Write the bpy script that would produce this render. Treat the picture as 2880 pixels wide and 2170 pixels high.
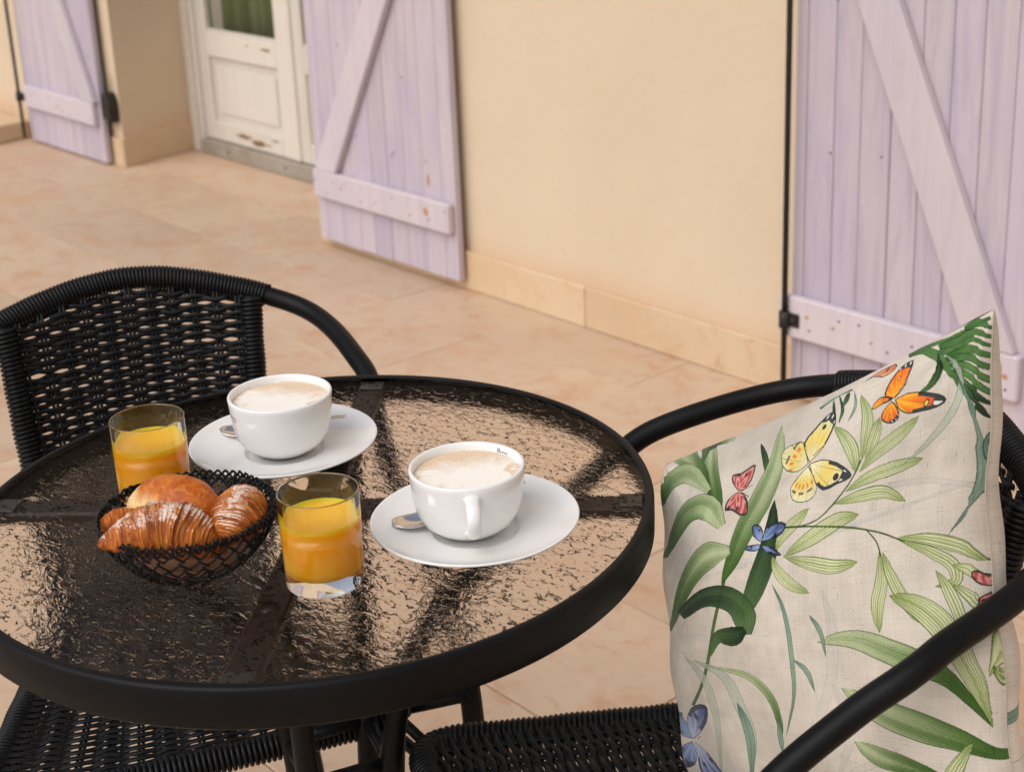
import bpy, bmesh, math, random
import numpy as np
from mathutils import Vector, Matrix

random.seed(4)
RNG = np.random.RandomState(7)
for o in list(bpy.data.objects):
    bpy.data.objects.remove(o)
scene = bpy.context.scene
col = scene.collection
PI = math.pi

# ------------------------------------------------------------------ camera
cam_d = bpy.data.cameras.new("camera")
cam = bpy.data.objects.new("camera", cam_d)
col.objects.link(cam)
right = Vector((0.701012, 0.712904, -0.018718))
up = Vector((-0.206944, 0.228469, 0.951302))
back = Vector((0.682463, -0.663001, 0.307691))
cam.matrix_world = Matrix(((right.x, up.x, back.x, 0.0), (right.y, up.y, back.y, 0.0),
                           (right.z, up.z, back.z, 1.27957), (0, 0, 0, 1)))
cam_d.sensor_fit = 'HORIZONTAL'
cam_d.sensor_width = 36.0
cam_d.lens = 51.93
cam_d.shift_x = -0.09918
cam_d.shift_y = -0.09908
cam_d.clip_start = 0.05
cam_d.clip_end = 300.0
cam_d.dof.use_dof = True
cam_d.dof.focus_distance = 1.28
cam_d.dof.aperture_fstop = 10.0
scene.camera = cam

# ------------------------------------------------------------------ light
world = bpy.data.worlds.new("World")
scene.world = world
world.use_nodes = True
wn = world.node_tree
bg = wn.nodes["Background"]
sky = wn.nodes.new("ShaderNodeTexSky")
sky.sky_type = 'NISHITA'
sky.sun_disc = False
SUN_EL, SUN_AZ = math.radians(48), Vector((0.06, -0.998))
sky.sun_elevation = SUN_EL
sky.sun_rotation = math.atan2(SUN_AZ.x, SUN_AZ.y)
sky.air_density = 1.0
sky.dust_density = 2.0
sky.ozone_density = 0.6
hs_ = wn.nodes.new("ShaderNodeHueSaturation")
hs_.inputs["Saturation"].default_value = 0.45   # thin high cloud takes the blue out of the sky
wn.links.new(sky.outputs[0], hs_.inputs["Color"])
wn.links.new(hs_.outputs[0], bg.inputs[0])
bg.inputs[1].default_value = 0.15

sun_d = bpy.data.lights.new("sun", 'SUN')
sun_d.energy = 1.60
sun_d.angle = math.radians(60)
sun_d.color = (1.0, 0.955, 0.905)
sun = bpy.data.objects.new("sun", sun_d)
col.objects.link(sun)
sd = Vector((SUN_AZ.x * math.cos(SUN_EL), SUN_AZ.y * math.cos(SUN_EL), math.sin(SUN_EL)))
sun.rotation_euler = sd.to_track_quat('Z', 'Y').to_euler()
sun.location = sd * 20

scene.view_settings.view_transform = 'Standard'
scene.view_settings.look = 'None'
scene.view_settings.exposure = 0.0
scene.view_settings.gamma = 1.0
scene.view_settings.use_curve_mapping = False
scene.render.engine = 'CYCLES'
cy = scene.cycles
cy.use_denoising = True
cy.max_bounces = 14
cy.transmission_bounces = 12
cy.glossy_bounces = 6
cy.diffuse_bounces = 4
cy.caustics_reflective = True
cy.caustics_refractive = True
cy.sample_clamp_indirect = 6.0
cy.blur_glossy = 0.3

# ------------------------------------------------------------------ helpers
def srgb(r, g, b):
    f = lambda c: (c / 255) / 12.92 if c / 255 <= 0.04045 else ((c / 255 + 0.055) / 1.055) ** 2.4
    return (f(r), f(g), f(b), 1.0)

def tag(o, label=None, cat=None, group=None, kind=None):
    if label: o["label"] = label
    if cat: o["category"] = cat
    if group: o["group"] = group
    if kind: o["kind"] = kind
    return o

def empty(name, loc=(0, 0, 0), rz=0.0):
    o = bpy.data.objects.new(name, None)
    o.empty_display_size = 0.05
    o.location = loc
    o.rotation_euler = (0, 0, rz)
    col.objects.link(o)
    return o

def link(name, me, mat=None, parent=None, loc=None, rot=None):
    o = bpy.data.objects.new(name, me)
    if mat is not None and len(me.materials) == 0:
        for m in (mat if isinstance(mat, (list, tuple)) else [mat]):
            me.materials.append(m)
    if loc is not None: o.location = loc
    if rot is not None: o.rotation_euler = rot
    if parent is not None: o.parent = parent
    col.objects.link(o)
    return o

def copy_tree(o, parent=None):
    c = o.copy()
    col.objects.link(c)
    c.parent = parent
    for ch in [x for x in bpy.data.objects if x.parent == o]:
        copy_tree(ch, c)
    return c

def mesh(name, verts, faces, smooth=True, uvs=None):
    me = bpy.data.meshes.new(name)
    me.from_pydata([tuple(v) for v in verts], [], [tuple(f) for f in faces])
    if smooth:
        me.polygons.foreach_set("use_smooth", [True] * len(me.polygons))
    if uvs is not None:
        lay = me.uv_layers.new(name="uv")
        idx = np.zeros(len(me.loops), dtype=np.int32)
        me.loops.foreach_get("vertex_index", idx)
        lay.data.foreach_set("uv", np.asarray(uvs, dtype=np.float32)[idx].ravel())
    me.update()
    return me

def box_mesh(name, x0, x1, y0, y1, z0, z1, bevel=0.0, segs=1, smooth=False):
    bm = bmesh.new()
    bmesh.ops.create_cube(bm, size=1.0)
    for v in bm.verts:
        v.co = Vector(((x0 + x1) / 2 + v.co.x * (x1 - x0), (y0 + y1) / 2 + v.co.y * (y1 - y0),
                       (z0 + z1) / 2 + v.co.z * (z1 - z0)))
    if bevel > 0:
        bmesh.ops.bevel(bm, geom=bm.edges[:], offset=bevel, segments=segs, affect='EDGES', profile=0.5)
    me = bpy.data.meshes.new(name)
    bm.to_mesh(me)
    bm.free()
    if smooth:
        me.polygons.foreach_set("use_smooth", [True] * len(me.polygons))
    return me

def prism_mesh(name, poly, y0, y1, bevel=0.0):
    """polygon in x,z extruded along y"""
    bm = bmesh.new()
    a = [bm.verts.new((x, y0, z)) for x, z in poly]
    b = [bm.verts.new((x, y1, z)) for x, z in poly]
    bm.faces.new(a)
    bm.faces.new(b[::-1])
    n = len(poly)
    for i in range(n):
        bm.faces.new((a[i], b[i], b[(i + 1) % n], a[(i + 1) % n]))
    bmesh.ops.recalc_face_normals(bm, faces=bm.faces[:])
    if bevel > 0:
        bmesh.ops.bevel(bm, geom=bm.edges[:], offset=bevel, segments=1, affect='EDGES')
    me = bpy.data.meshes.new(name)
    bm.to_mesh(me)
    bm.free()
    return me

def lathe(name, prof, segs=96, close=False, jitter=None):
    """prof list of (r,z); r=0 ends become poles"""
    V, F = [], []
    rings = []
    for (r, z) in prof:
        if r < 1e-6:
            rings.append([len(V)])
            V.append((0, 0, z))
        else:
            rings.append(list(range(len(V), len(V) + segs)))
            for k in range(segs):
                a = 2 * PI * k / segs
                V.append((r * math.cos(a), r * math.sin(a), z))
    pairs = list(zip(rings[:-1], rings[1:]))
    if close: pairs.append((rings[-1], rings[0]))
    for A, B in pairs:
        if len(A) == 1 and len(B) == 1: continue
        for k in range(segs):
            k2 = (k + 1) % segs
            if len(A) == 1: F.append((A[0], B[k2], B[k]))
            elif len(B) == 1: F.append((A[k], A[k2], B[0]))
            else: F.append((A[k], A[k2], B[k2], B[k]))
    me = mesh(name, V, F)
    bm = bmesh.new(); bm.from_mesh(me)
    bmesh.ops.recalc_face_normals(bm, faces=bm.faces[:])
    bm.to_mesh(me); bm.free()
    return me

def crspline(pts, n=10, closed=False):
    P = np.array(pts, float)
    if closed:
        P = np.vstack([P[-1], P, P[0], P[1]])
    else:
        P = np.vstack([2 * P[0] - P[1], P, 2 * P[-1] - P[-2]])
    out = []
    for i in range(1, len(P) - 2):
        a, b, c, d = P[i - 1], P[i], P[i + 1], P[i + 2]
        for k in range(n):
            t = k / n
            out.append(.5 * ((2 * b) + (c - a) * t + (2 * a - 5 * b + 4 * c - d) * t * t + (3 * b - a - 3 * c + d) * t ** 3))
    if not closed: out.append(P[-2])
    return np.array(out)

def resample(P, step, closed=False):
    P = np.array(P, float)
    if closed: P = np.vstack([P, P[0]])
    s = np.r_[0, np.cumsum(np.linalg.norm(np.diff(P, axis=0), axis=1))]
    n = max(2, int(round(s[-1] / step)) + 1)
    q = np.linspace(0, s[-1], n)
    R = np.c_[[np.interp(q, s, P[:, k]) for k in range(3)]].T
    return R[:-1] if closed else R

def frames(P, closed=False, ref=None):
    P = np.array(P, float)
    if closed: T = np.roll(P, -1, 0) - np.roll(P, 1, 0)
    else: T = np.gradient(P, axis=0)
    T /= np.linalg.norm(T, axis=1)[:, None] + 1e-12
    N = np.zeros_like(T)
    if ref is not None:
        r = np.array(ref, float)
        N = r - (T @ r)[:, None] * T
        N /= np.linalg.norm(N, axis=1)[:, None] + 1e-12
    else:
        a = np.array([0, 0, 1.0]) if abs(T[0, 2]) < .9 else np.array([1.0, 0, 0])
        n = a - T[0] * (a @ T[0]); n /= np.linalg.norm(n); N[0] = n
        for i in range(1, len(P)):
            n = N[i - 1] - T[i] * (N[i - 1] @ T[i]); n /= np.linalg.norm(n) + 1e-12
            N[i] = n
    return T, N, np.cross(T, N)

def tube_arrays(P, r, sides=10, closed=False, ref=None, r2=None, caps=True):
    P = np.array(P, float)
    T, N, B = frames(P, closed, ref)
    n = len(P)
    r = np.broadcast_to(np.asarray(r, float), (n,))
    r2 = r if r2 is None else np.broadcast_to(np.asarray(r2, float), (n,))
    a = np.arange(sides) * 2 * PI / sides
    V = (P[:, None, :] + (r[:, None] * np.cos(a))[:, :, None] * N[:, None, :]
         + (r2[:, None] * np.sin(a))[:, :, None] * B[:, None, :]).reshape(-1, 3)
    F = []
    for i in range(n if closed else n - 1):
        i2 = (i + 1) % n
        for k in range(sides):
            k2 = (k + 1) % sides
            F.append((i * sides + k, i * sides + k2, i2 * sides + k2, i2 * sides + k))
    if not closed and caps:
        F.append(tuple(range(sides - 1, -1, -1)))
        F.append(tuple((n - 1) * sides + k for k in range(sides)))
    return V, F

class MB:
    def __init__(s): s.V = []; s.F = []; s.n = 0
    def add(s, V, F):
        s.V.append(np.asarray(V, float)); s.F += [tuple(i + s.n for i in f) for f in F]; s.n += len(V)
        return s
    def tube(s, P, r, **k): return s.add(*tube_arrays(P, r, **k))
    def me(s, name, smooth=True): return mesh(name, np.vstack(s.V), s.F, smooth)

def coil(P, R, pitch, closed=False, per=12, jit=0.0):
    P = resample(P, 0.004, closed)
    if closed: P = np.vstack([P, P[0]])
    T, N, B = frames(P)
    s = np.r_[0, np.cumsum(np.linalg.norm(np.diff(P, axis=0), axis=1))]
    turns = s[-1] / pitch
    m = int(turns * per)
    q = np.linspace(0, s[-1], m)
    g = lambda A: np.c_[[np.interp(q, s, A[:, k]) for k in range(3)]].T
    PP, NN, BB = g(P), g(N), g(B)
    ph = np.arange(m) * 2 * PI / per
    rr = R * (1 + jit * np.sin(q * 37.0) * np.sin(q * 91.0))
    return PP + (rr * np.cos(ph))[:, None] * NN + (rr * np.sin(ph))[:, None] * BB

# ------------------------------------------------------------------ materials
def mat(name):
    m = bpy.data.materials.new(name)
    m.use_nodes = True
    nt = m.node_tree
    return m, nt, nt.nodes["Principled BSDF"], nt.links.new

def node(nt, typ, **kw):
    n = nt.nodes.new("ShaderNode" + typ)
    for k, v in kw.items():
        if k in n.inputs.keys(): n.inputs[k].default_value = v
        else: setattr(n, k, v)
    return n

def noise(nt, vec, scale, detail=4, rough=.55, dist=0.0):
    n = node(nt, "TexNoise", Scale=scale, Detail=detail, Roughness=rough, Distortion=dist)
    nt.links.new(vec, n.inputs["Vector"])
    return n

def coords(nt, kind="Object", scale=(1, 1, 1), offset_random=False):
    tc = node(nt, "TexCoord")
    mp = node(nt, "Mapping")
    mp.inputs["Scale"].default_value = scale
    nt.links.new(tc.outputs[kind], mp.inputs["Vector"])
    if offset_random:
        oi = node(nt, "ObjectInfo")
        ml = node(nt, "Math", operation='MULTIPLY')
        ml.inputs[1].default_value = 37.0
        nt.links.new(oi.outputs["Random"], ml.inputs[0])
        cb = node(nt, "CombineXYZ")
        for i in range(3): nt.links.new(ml.outputs[0], cb.inputs[i])
        nt.links.new(cb.outputs[0], mp.inputs["Location"])
    return mp.outputs[0]

def ramp(nt, fac, stops):
    r = node(nt, "ValToRGB")
    e = r.color_ramp.elements
    while len(e) > 1: e.remove(e[-1])
    e[0].position = stops[0][0]; e[0].color = stops[0][1]
    for p, c in stops[1:]:
        x = e.new(p); x.color = c
    nt.links.new(fac, r.inputs[0])
    return r.outputs[0]

def mix(nt, fac, a, b, blend='MIX'):
    n = node(nt, "Mix", data_type='RGBA', blend_type=blend)
    for s, v in ((n.inputs[0], fac), (n.inputs[6], a), (n.inputs[7], b)):
        if hasattr(v, "links"): nt.links.new(v, s)
        else: s.default_value = v
    return n.outputs[2]

def bump(nt, height, strength, dist, normal=None):
    b = node(nt, "Bump")
    b.inputs["Strength"].default_value = strength
    b.inputs["Distance"].default_value = dist
    nt.links.new(height, b.inputs["Height"])
    if normal is not None: nt.links.new(normal, b.inputs["Normal"])
    return b.outputs[0]

def G(v): return (v, v, v, 1.0)

def stone_mat(name, c1, c2, c3, rnd=True, rough=.5):
    m, nt, p, L = mat(name)
    v = coords(nt, "Object", offset_random=rnd)
    n1 = noise(nt, v, 2.6, 6, .6, .4)
    n2 = noise(nt, v, 13, 8, .7, .8)
    base = ramp(nt, n1.outputs[0], [(.30, c1), (.62, c2)])
    spot = ramp(nt, n2.outputs[0], [(.50, G(0)), (.64, G(1))])
    c = mix(nt, spot, base, c3)
    n3 = noise(nt, coords(nt, "Object", (22, 60, 22), rnd), 1.0, 5, .7, .5)
    pits = ramp(nt, n3.outputs[0], [(.62, G(0)), (.70, G(1))])
    fm = node(nt, "Math", operation='MULTIPLY'); fm.inputs[1].default_value = .38
    L(pits, fm.inputs[0])
    c = mix(nt, fm.outputs[0], c, srgb(150, 112, 82))
    # broad stains
    n4 = noise(nt, coords(nt, "Object", (1, 1, 1), rnd), 5.5, 3, .5, .6)
    st = ramp(nt, n4.outputs[0], [(.56, G(0)), (.72, G(.42))])
    c = mix(nt, st, c, srgb(196, 146, 106))
    if rnd:
        oi = node(nt, "ObjectInfo")
        hv = node(nt, "HueSaturation")
        mr = node(nt, "MapRange"); mr.inputs[3].default_value = .91; mr.inputs[4].default_value = 1.05
        L(oi.outputs["Random"], mr.inputs[0]); L(mr.outputs[0], hv.inputs["Value"]); L(c, hv.inputs["Color"])
        c = hv.outputs[0]
    L(c, p.inputs["Base Color"])
    p.inputs["Roughness"].default_value = rough
    p.inputs["Specular IOR Level"].default_value = .3
    L(bump(nt, n2.outputs[0], .35, .0012), p.inputs["Normal"])
    return m

M = {}
M['tile'] = stone_mat("stone_tile", srgb(192, 165, 141), srgb(203, 178, 152), srgb(192, 156, 128))
M['skirting'] = stone_mat("skirting_stone", srgb(206, 178, 144), srgb(213, 188, 156), srgb(208, 175, 138))
M['bed'] = stone_mat("mortar", srgb(150, 122, 96), srgb(160, 130, 104), srgb(140, 112, 86), False, .9)

# stucco
m, nt, p, L = mat("stucco"); M['stucco'] = m
v = coords(nt)
n1 = noise(nt, v, 1.3, 5, .6, .3); n2 = noise(nt, v, 260, 3, .6); n3 = noise(nt, v, 34, 5, .65)
c = ramp(nt, n1.outputs[0], [(.3, srgb(207, 187, 161)), (.7, srgb(214, 195, 169))])
c = mix(nt, ramp(nt, n3.outputs[0], [(.55, G(0)), (.8, G(.35))]), c, srgb(206, 176, 140))
sx = node(nt, "SeparateXYZ"); L(v, sx.inputs[0])
ad = node(nt, "Math", operation='MULTIPLY_ADD'); ad.inputs[1].default_value = .10; L(n1.outputs[0], ad.inputs[0]); L(sx.outputs[2], ad.inputs[2])
low = ramp(nt, ad.outputs[0], [(.160, G(.38)), (.225, G(0))])
c = mix(nt, low, c, srgb(208, 160, 122))
L(c, p.inputs["Base Color"]); p.inputs["Roughness"].default_value = .92; p.inputs["Specular IOR Level"].default_value = .15
L(bump(nt, n2.outputs[0], .45, .0016, bump(nt, n3.outputs[0], .3, .004)), p.inputs["Normal"])

def paint_wood(name, a, b, c3, wear, rough=.62):
    m, nt, p, L = mat(name)
    v = coords(nt, "Object", (30, 30, 2.2), True)
    g = noise(nt, v, 1.0, 7, .65, 1.2)
    v2 = coords(nt, "Object", (3.2, 3.2, 1.3), True)
    b1 = noise(nt, v2, 1.6, 4, .6, .5)
    fine = noise(nt, coords(nt, "Object", (220, 220, 9), True), 1.0, 4, .7)
    c = mix(nt, ramp(nt, b1.outputs[0], [(.35, G(0)), (.68, G(1))]), a, b)
    c = mix(nt, ramp(nt, g.outputs[0], [(.48, G(0)), (.75, G(.75))]), c, c3)
    w = noise(nt, coords(nt, "Object", (9, 9, 3.5), True), 1.7, 6, .7, .8)
    c = mix(nt, ramp(nt, w.outputs[0], [(.655, G(0)), (.70, G(.55))]), c, wear)
    oi = node(nt, "ObjectInfo"); hv = node(nt, "HueSaturation"); mr = node(nt, "MapRange")
    mr.inputs[3].default_value = .92; mr.inputs[4].default_value = 1.04
    L(oi.outputs["Random"], mr.inputs[0]); L(mr.outputs[0], hv.inputs["Value"]); L(c, hv.inputs["Color"])
    L(hv.outputs[0], p.inputs["Base Color"])
    p.inputs["Roughness"].default_value = rough; p.inputs["Specular IOR Level"].default_value = .3
    L(bump(nt, fine.outputs[0], .4, .0008, bump(nt, g.outputs[0], .3, .0015)), p.inputs["Normal"])
    return m
M['lavender'] = paint_wood("lavender_paint", srgb(198, 184, 187), srgb(186, 174, 188), srgb(160, 149, 172), srgb(212, 202, 194))
M['lavender_pale'] = paint_wood("lavender_rail_paint", srgb(206, 193, 195), srgb(198, 187, 194), srgb(184, 173, 184), srgb(214, 205, 198))
M['white_paint'] = paint_wood("old_white_paint", srgb(213, 205, 194), srgb(208, 199, 187), srgb(200, 190, 176), srgb(206, 188, 156))
M['knot'] = paint_wood("bare_knot_wood", srgb(190, 150, 110), srgb(170, 125, 85), srgb(110, 80, 60), srgb(120, 90, 70))
M['bare'] = paint_wood("peeled_wood", srgb(150, 120, 84), srgb(120, 92, 62), srgb(90, 66, 44), srgb(160, 132, 96))

def simple(name, color, rough=.5, metal=0.0, spec=.5, bumps=None, var=None):
    m, nt, p, L = mat(name)
    p.inputs["Base Color"].default_value = color
    p.inputs["Roughness"].default_value = rough
    p.inputs["Metallic"].default_value = metal
    p.inputs["Specular IOR Level"].default_value = spec
    v = coords(nt)
    if var:
        n = noise(nt, v, var[0], 5, .6)
        L(mix(nt, ramp(nt, n.outputs[0], [(.4, G(0)), (.7, G(1))]), color, var[1]), p.inputs["Base Color"])
        rr = node(nt, "MapRange"); rr.inputs[3].default_value = rough * .8; rr.inputs[4].default_value = min(1, rough * 1.35)
        L(n.outputs[0], rr.inputs[0]); L(rr.outputs[0], p.inputs["Roughness"])
    if bumps:
        n = noise(nt, v, bumps[0], 3, .6)
        L(bump(nt, n.outputs[0], bumps[1], bumps[2]), p.inputs["Normal"])
    return m
M['threshold'] = simple("aluminium_threshold", srgb(168, 160, 150), .45, .3, .5, (60, .2, .001), (8, srgb(150, 138, 122)))
M['iron'] = simple("black_iron", (.012, .011, .010, 1), .5, 0, .4, (300, .3, .0005), (40, (.03, .022, .016, 1)))
M['black_metal'] = simple("black_powder_coat", (.0032, .0031, .0033, 1), .42, 0, .16, (900, .08, .0002), (9, (.007, .0066, .007, 1)))
M['rattan'] = simple("black_plastic_rattan", (.0038, .0038, .0046, 1), .42, 0, .24, (700, .12, .0003), (30, (.008, .008, .009, 1)))
M['brown_bar'] = simple("brown_steel", (.022, .012, .008, 1), .5, 0, .3, None, (20, (.034, .019, .012, 1)))
M['pad'] = simple("clear_pad", srgb(44, 41, 34), .4, 0, .5)
M['steel'] = simple("stainless_steel", (.72, .70, .68, 1), .12, 1.0)
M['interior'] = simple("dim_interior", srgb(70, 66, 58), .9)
M['paper'] = simple("beige_paper", srgb(170, 130, 104), .8, 0, .2, (40, .3, .002), (12, srgb(140, 102, 78)))  # brown deepened to stand for the shade under the pastries
M['rubber'] = simple("rubber_foot", (.02, .02, .02, 1), .7)

# porcelain
m, nt, p, L = mat("porcelain"); M['porcelain'] = m
p.inputs["Base Color"].default_value = (.83, .82, .80, 1)
p.inputs["Roughness"].default_value = .09
p.inputs["Specular IOR Level"].default_value = .55
n = noise(nt, coords(nt), 40, 2)
L(bump(nt, n.outputs[0], .03, .001), p.inputs["Normal"])

# curtain
m, nt, p, L = mat("green_curtain"); M['curtain'] = m
n = noise(nt, coords(nt, "Object", (18, 18, 2)), 1, 4)
L(ramp(nt, n.outputs[0], [(.35, srgb(112, 134, 92)), (.7, srgb(150, 168, 122))]), p.inputs["Base Color"])
p.inputs["Roughness"].default_value = .9

# clear glass
def glass_mat(name, color=(1, 1, 1, 1), rough=0.0, ior=1.47):
    m = bpy.data.materials.new(name); m.use_nodes = True
    nt = m.node_tree
    nt.nodes.remove(nt.nodes["Principled BSDF"])
    g = node(nt, "BsdfGlass"); g.inputs["Color"].default_value = color
    g.inputs["Roughness"].default_value = rough; g.inputs["IOR"].default_value = ior
    nt.links.new(g.outputs[0], nt.nodes["Material Output"].inputs[0])
    return m, nt, g
M['glass'], _, _ = glass_mat("tumbler_glass", (.985, .99, .985, 1))
M['pane'], _, _ = glass_mat("window_glass", (.93, .96, .93, 1), 0, 1.45)
TINT = (.972, .966, .955, 1)
# table sheet: clear refraction, mirror reflection scaled down to keep wall glare off
def sheet_mat(name, rough):
    m = bpy.data.materials.new(name); m.use_nodes = True
    nt = m.node_tree
    nt.nodes.remove(nt.nodes["Principled BSDF"])
    r = node(nt, "BsdfRefraction"); r.inputs["Color"].default_value = TINT; r.inputs["IOR"].default_value = 1.5; r.inputs["Roughness"].default_value = rough
    gl = node(nt, "BsdfGlossy"); gl.inputs["Roughness"].default_value = rough + .02
    fr = node(nt, "Fresnel"); fr.inputs["IOR"].default_value = 1.5
    k = node(nt, "Math", operation='MULTIPLY'); k.inputs[1].default_value = .08
    ms = node(nt, "MixShader")
    L = nt.links.new
    L(fr.outputs[0], k.inputs[0]); L(k.outputs[0], ms.inputs[0]); L(r.outputs[0], ms.inputs[1]); L(gl.outputs[0], ms.inputs[2])
    L(ms.outputs[0], nt.nodes["Material Output"].inputs[0])
    return m, nt, (r, gl)
def grain(nt, sy=1.9):
    tc = node(nt, "TexCoord"); mp = node(nt, "Mapping")
    mp.inputs["Rotation"].default_value = (0, 0, math.radians(-45.5)); mp.inputs["Scale"].default_value = (1, sy, 1)
    nt.links.new(tc.outputs["Object"], mp.inputs["Vector"])
    return mp.outputs[0]
M['table_top'], nt, gs = sheet_mat("table_glass_upper", .015)
v = grain(nt, 1.5)
n = noise(nt, v, 90, 3, .6, .8)
for q in gs: nt.links.new(bump(nt, n.outputs[0], .5, .0004), q.inputs["Normal"])
M['table_relief'], nt, gs = sheet_mat("table_glass_relief", 0.0)
v = grain(nt, 1.9)
na = noise(nt, v, 115, 2.5, .6, 1.0)
nb = noise(nt, v, 62, 3.0, .6, .8)
sh = ramp(nt, na.outputs[0], [(.585, G(0)), (.70, G(1))])
b1 = bump(nt, nb.outputs[0], .8, .0007)
b2 = bump(nt, sh, 1.0, .0009, b1)
for q in gs: nt.links.new(b2, q.inputs["Normal"])

# juice
m, nt, p, L = mat("orange_juice"); M['juice'] = m
v = coords(nt)
n = noise(nt, v, 60, 4)
L(ramp(nt, n.outputs[0], [(.4, (1, .46, .004, 1)), (.7, (1, .50, .012, 1))]), p.inputs["Base Color"])
p.inputs["Roughness"].default_value = .18
p.inputs["Subsurface Weight"].default_value = .9
p.inputs["Subsurface Radius"].default_value = (.03, .014, .001)
p.inputs["Subsurface Scale"].default_value = 1.0

# coffee foam
m, nt, p, L = mat("milk_foam"); M['foam'] = m
v = coords(nt, "Object", (1, 1, 0))
sx = node(nt, "SeparateXYZ"); L(v, sx.inputs[0])
nn_ = noise(nt, v, 42, 5, .6, 1.4)
# tan crescent on the far side, milky centre towards the near side (object axes: +x right, +y away)
d = node(nt, "Math", operation='MULTIPLY_ADD'); d.inputs[1].default_value = 16.0; L(sx.outputs[1], d.inputs[0]); L(nn_.outputs[0], d.inputs[2])
ln_ = node(nt, "VectorMath", operation='LENGTH'); L(v, ln_.inputs[0])
rr = node(nt, "Math", operation='MULTIPLY_ADD'); rr.inputs[1].default_value = 10.0; L(ln_.outputs["Value"], rr.inputs[0]); L(nn_.outputs[0], rr.inputs[2])
f1 = ramp(nt, d.outputs[0], [(.54, G(0)), (.95, G(1))])
f2 = ramp(nt, rr.outputs[0], [(.88, G(0)), (.96, G(.85))])
mx = node(nt, "Math", operation='MAXIMUM'); L(f1, mx.inputs[0]); L(f2, mx.inputs[1])
bub = noise(nt, v, 420, 2, .5)
tan = ramp(nt, bub.outputs[0], [(.3, srgb(216, 186, 152)), (.6, srgb(228, 202, 172)), (.75, srgb(236, 216, 190))])
c = mix(nt, mx.outputs[0], srgb(246, 240, 230), tan)
L(c, p.inputs["Base Color"]); p.inputs["Roughness"].default_value = .5
p.inputs["Subsurface Weight"].default_value = .0
L(bump(nt, bub.outputs[0], .15, .0006), p.inputs["Normal"])

# pastry
def pastry_mat(name, dark, mid, light, pale, sugar, rings, gloss=.5):
    m, nt, p, L = mat(name)
    ob = coords(nt, "Object")
    if rings:
        fine = noise(nt, coords(nt, "UV", (rings, 1.6, 1)), 1.0, 6, .7, .5)
        broad = noise(nt, coords(nt, "UV", (rings * .2, 1.3, 1)), 1.0, 4, .6, .4)
    else:
        fine = noise(nt, ob, 120, 6, .65, .8)
        broad = noise(nt, ob, 42, 5, .6, 1.2)
    blot = noise(nt, ob, 75, 6, .7, .7)
    c1 = ramp(nt, fine.outputs[0], [(.43, dark), (.50, mid), (.58, light), (.67, pale)])
    c2 = ramp(nt, broad.outputs[0], [(.45, dark), (.53, mid), (.63, light)])
    c3 = ramp(nt, blot.outputs[0], [(.42, dark), (.52, mid), (.64, light)])
    c = mix(nt, .34, mix(nt, .42, c1, c2), c3)
    geo = node(nt, "NewGeometry"); sn = node(nt, "SeparateXYZ"); L(geo.outputs["Normal"], sn.inputs[0])
    if sugar > 0:
        sg = noise(nt, ob, 420, 5, .8, .4)
        sg2 = noise(nt, ob, 48, 4, .65, .5)
        a = node(nt, "Math", operation='MULTIPLY'); L(sg.outputs[0], a.inputs[0]); L(sg2.outputs[0], a.inputs[1])
        b = node(nt, "Math", operation='MULTIPLY'); L(a.outputs[0], b.inputs[0]); L(ramp(nt, sn.outputs[2], [(.15, G(0)), (.85, G(1))]), b.inputs[1])
        k = ramp(nt, b.outputs[0], [(.212, G(0)), (.250, G(.82))])
        c = mix(nt, k, c, srgb(232, 216, 204))
    L(c, p.inputs["Base Color"])
    rg = ramp(nt, blot.outputs[0], [(.4, G(gloss)), (.65, G(gloss + .22))]); L(rg, p.inputs["Roughness"])
    p.inputs["Specular IOR Level"].default_value = .3
    L(bump(nt, fine.outputs[0], .7, .0012, bump(nt, blot.outputs[0], .5, .0014)), p.inputs["Normal"])
    return m
M['croissant'] = pastry_mat("croissant_crust", srgb(130, 56, 12), srgb(184, 94, 26), srgb(214, 134, 52), srgb(228, 168, 92), 0, 40)
M['croissant_sugar'] = pastry_mat("sugared_crust", srgb(112, 46, 12), srgb(176, 90, 26), srgb(216, 138, 56), srgb(238, 186, 108), 1, 54)
M['roll'] = pastry_mat("roll_crust", srgb(164, 72, 14), srgb(198, 104, 26), srgb(220, 140, 54), srgb(230, 170, 90), 0, 0, .34)
m = M['roll']; nt = m.node_tree; p = nt.nodes["Principled BSDF"]
old = p.inputs["Base Color"].links[0].from_socket
ob = coords(nt, "Object")
nz = noise(nt, ob, 34, 5, .65, .8)
dt = node(nt, "VectorMath", operation='DOT_PRODUCT'); dt.inputs[1].default_value = (-2, 22, 20); nt.links.new(ob, dt.inputs[0])
mm = node(nt, "Math", operation='ADD'); nt.links.new(dt.outputs["Value"], mm.inputs[0]); nt.links.new(nz.outputs[0], mm.inputs[1])
fc = ramp(nt, mm.outputs[0], [(.18, G(0)), (.50, G(1))])
nt.links.new(mix(nt, fc, srgb(234, 200, 142), old), p.inputs["Base Color"])
# ------------------------------------------------------------------ ground and terrace floor
def plan_prism(name, poly, z0, z1, bevel=0.0):
    bm = bmesh.new()
    a = [bm.verts.new((x, y, z0)) for x, y in poly]
    b = [bm.verts.new((x, y, z1)) for x, y in poly]
    bm.faces.new(a); bm.faces.new(b[::-1])
    n = len(poly)
    for i in range(n):
        bm.faces.new((a[i], b[i], b[(i + 1) % n], a[(i + 1) % n]))
    bmesh.ops.recalc_face_normals(bm, faces=bm.faces[:])
    if bevel > 0:
        bmesh.ops.bevel(bm, geom=bm.edges[:], offset=bevel, segments=1, affect='EDGES')
    me = bpy.data.meshes.new(name); bm.to_mesh(me); bm.free()
    return me

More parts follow.
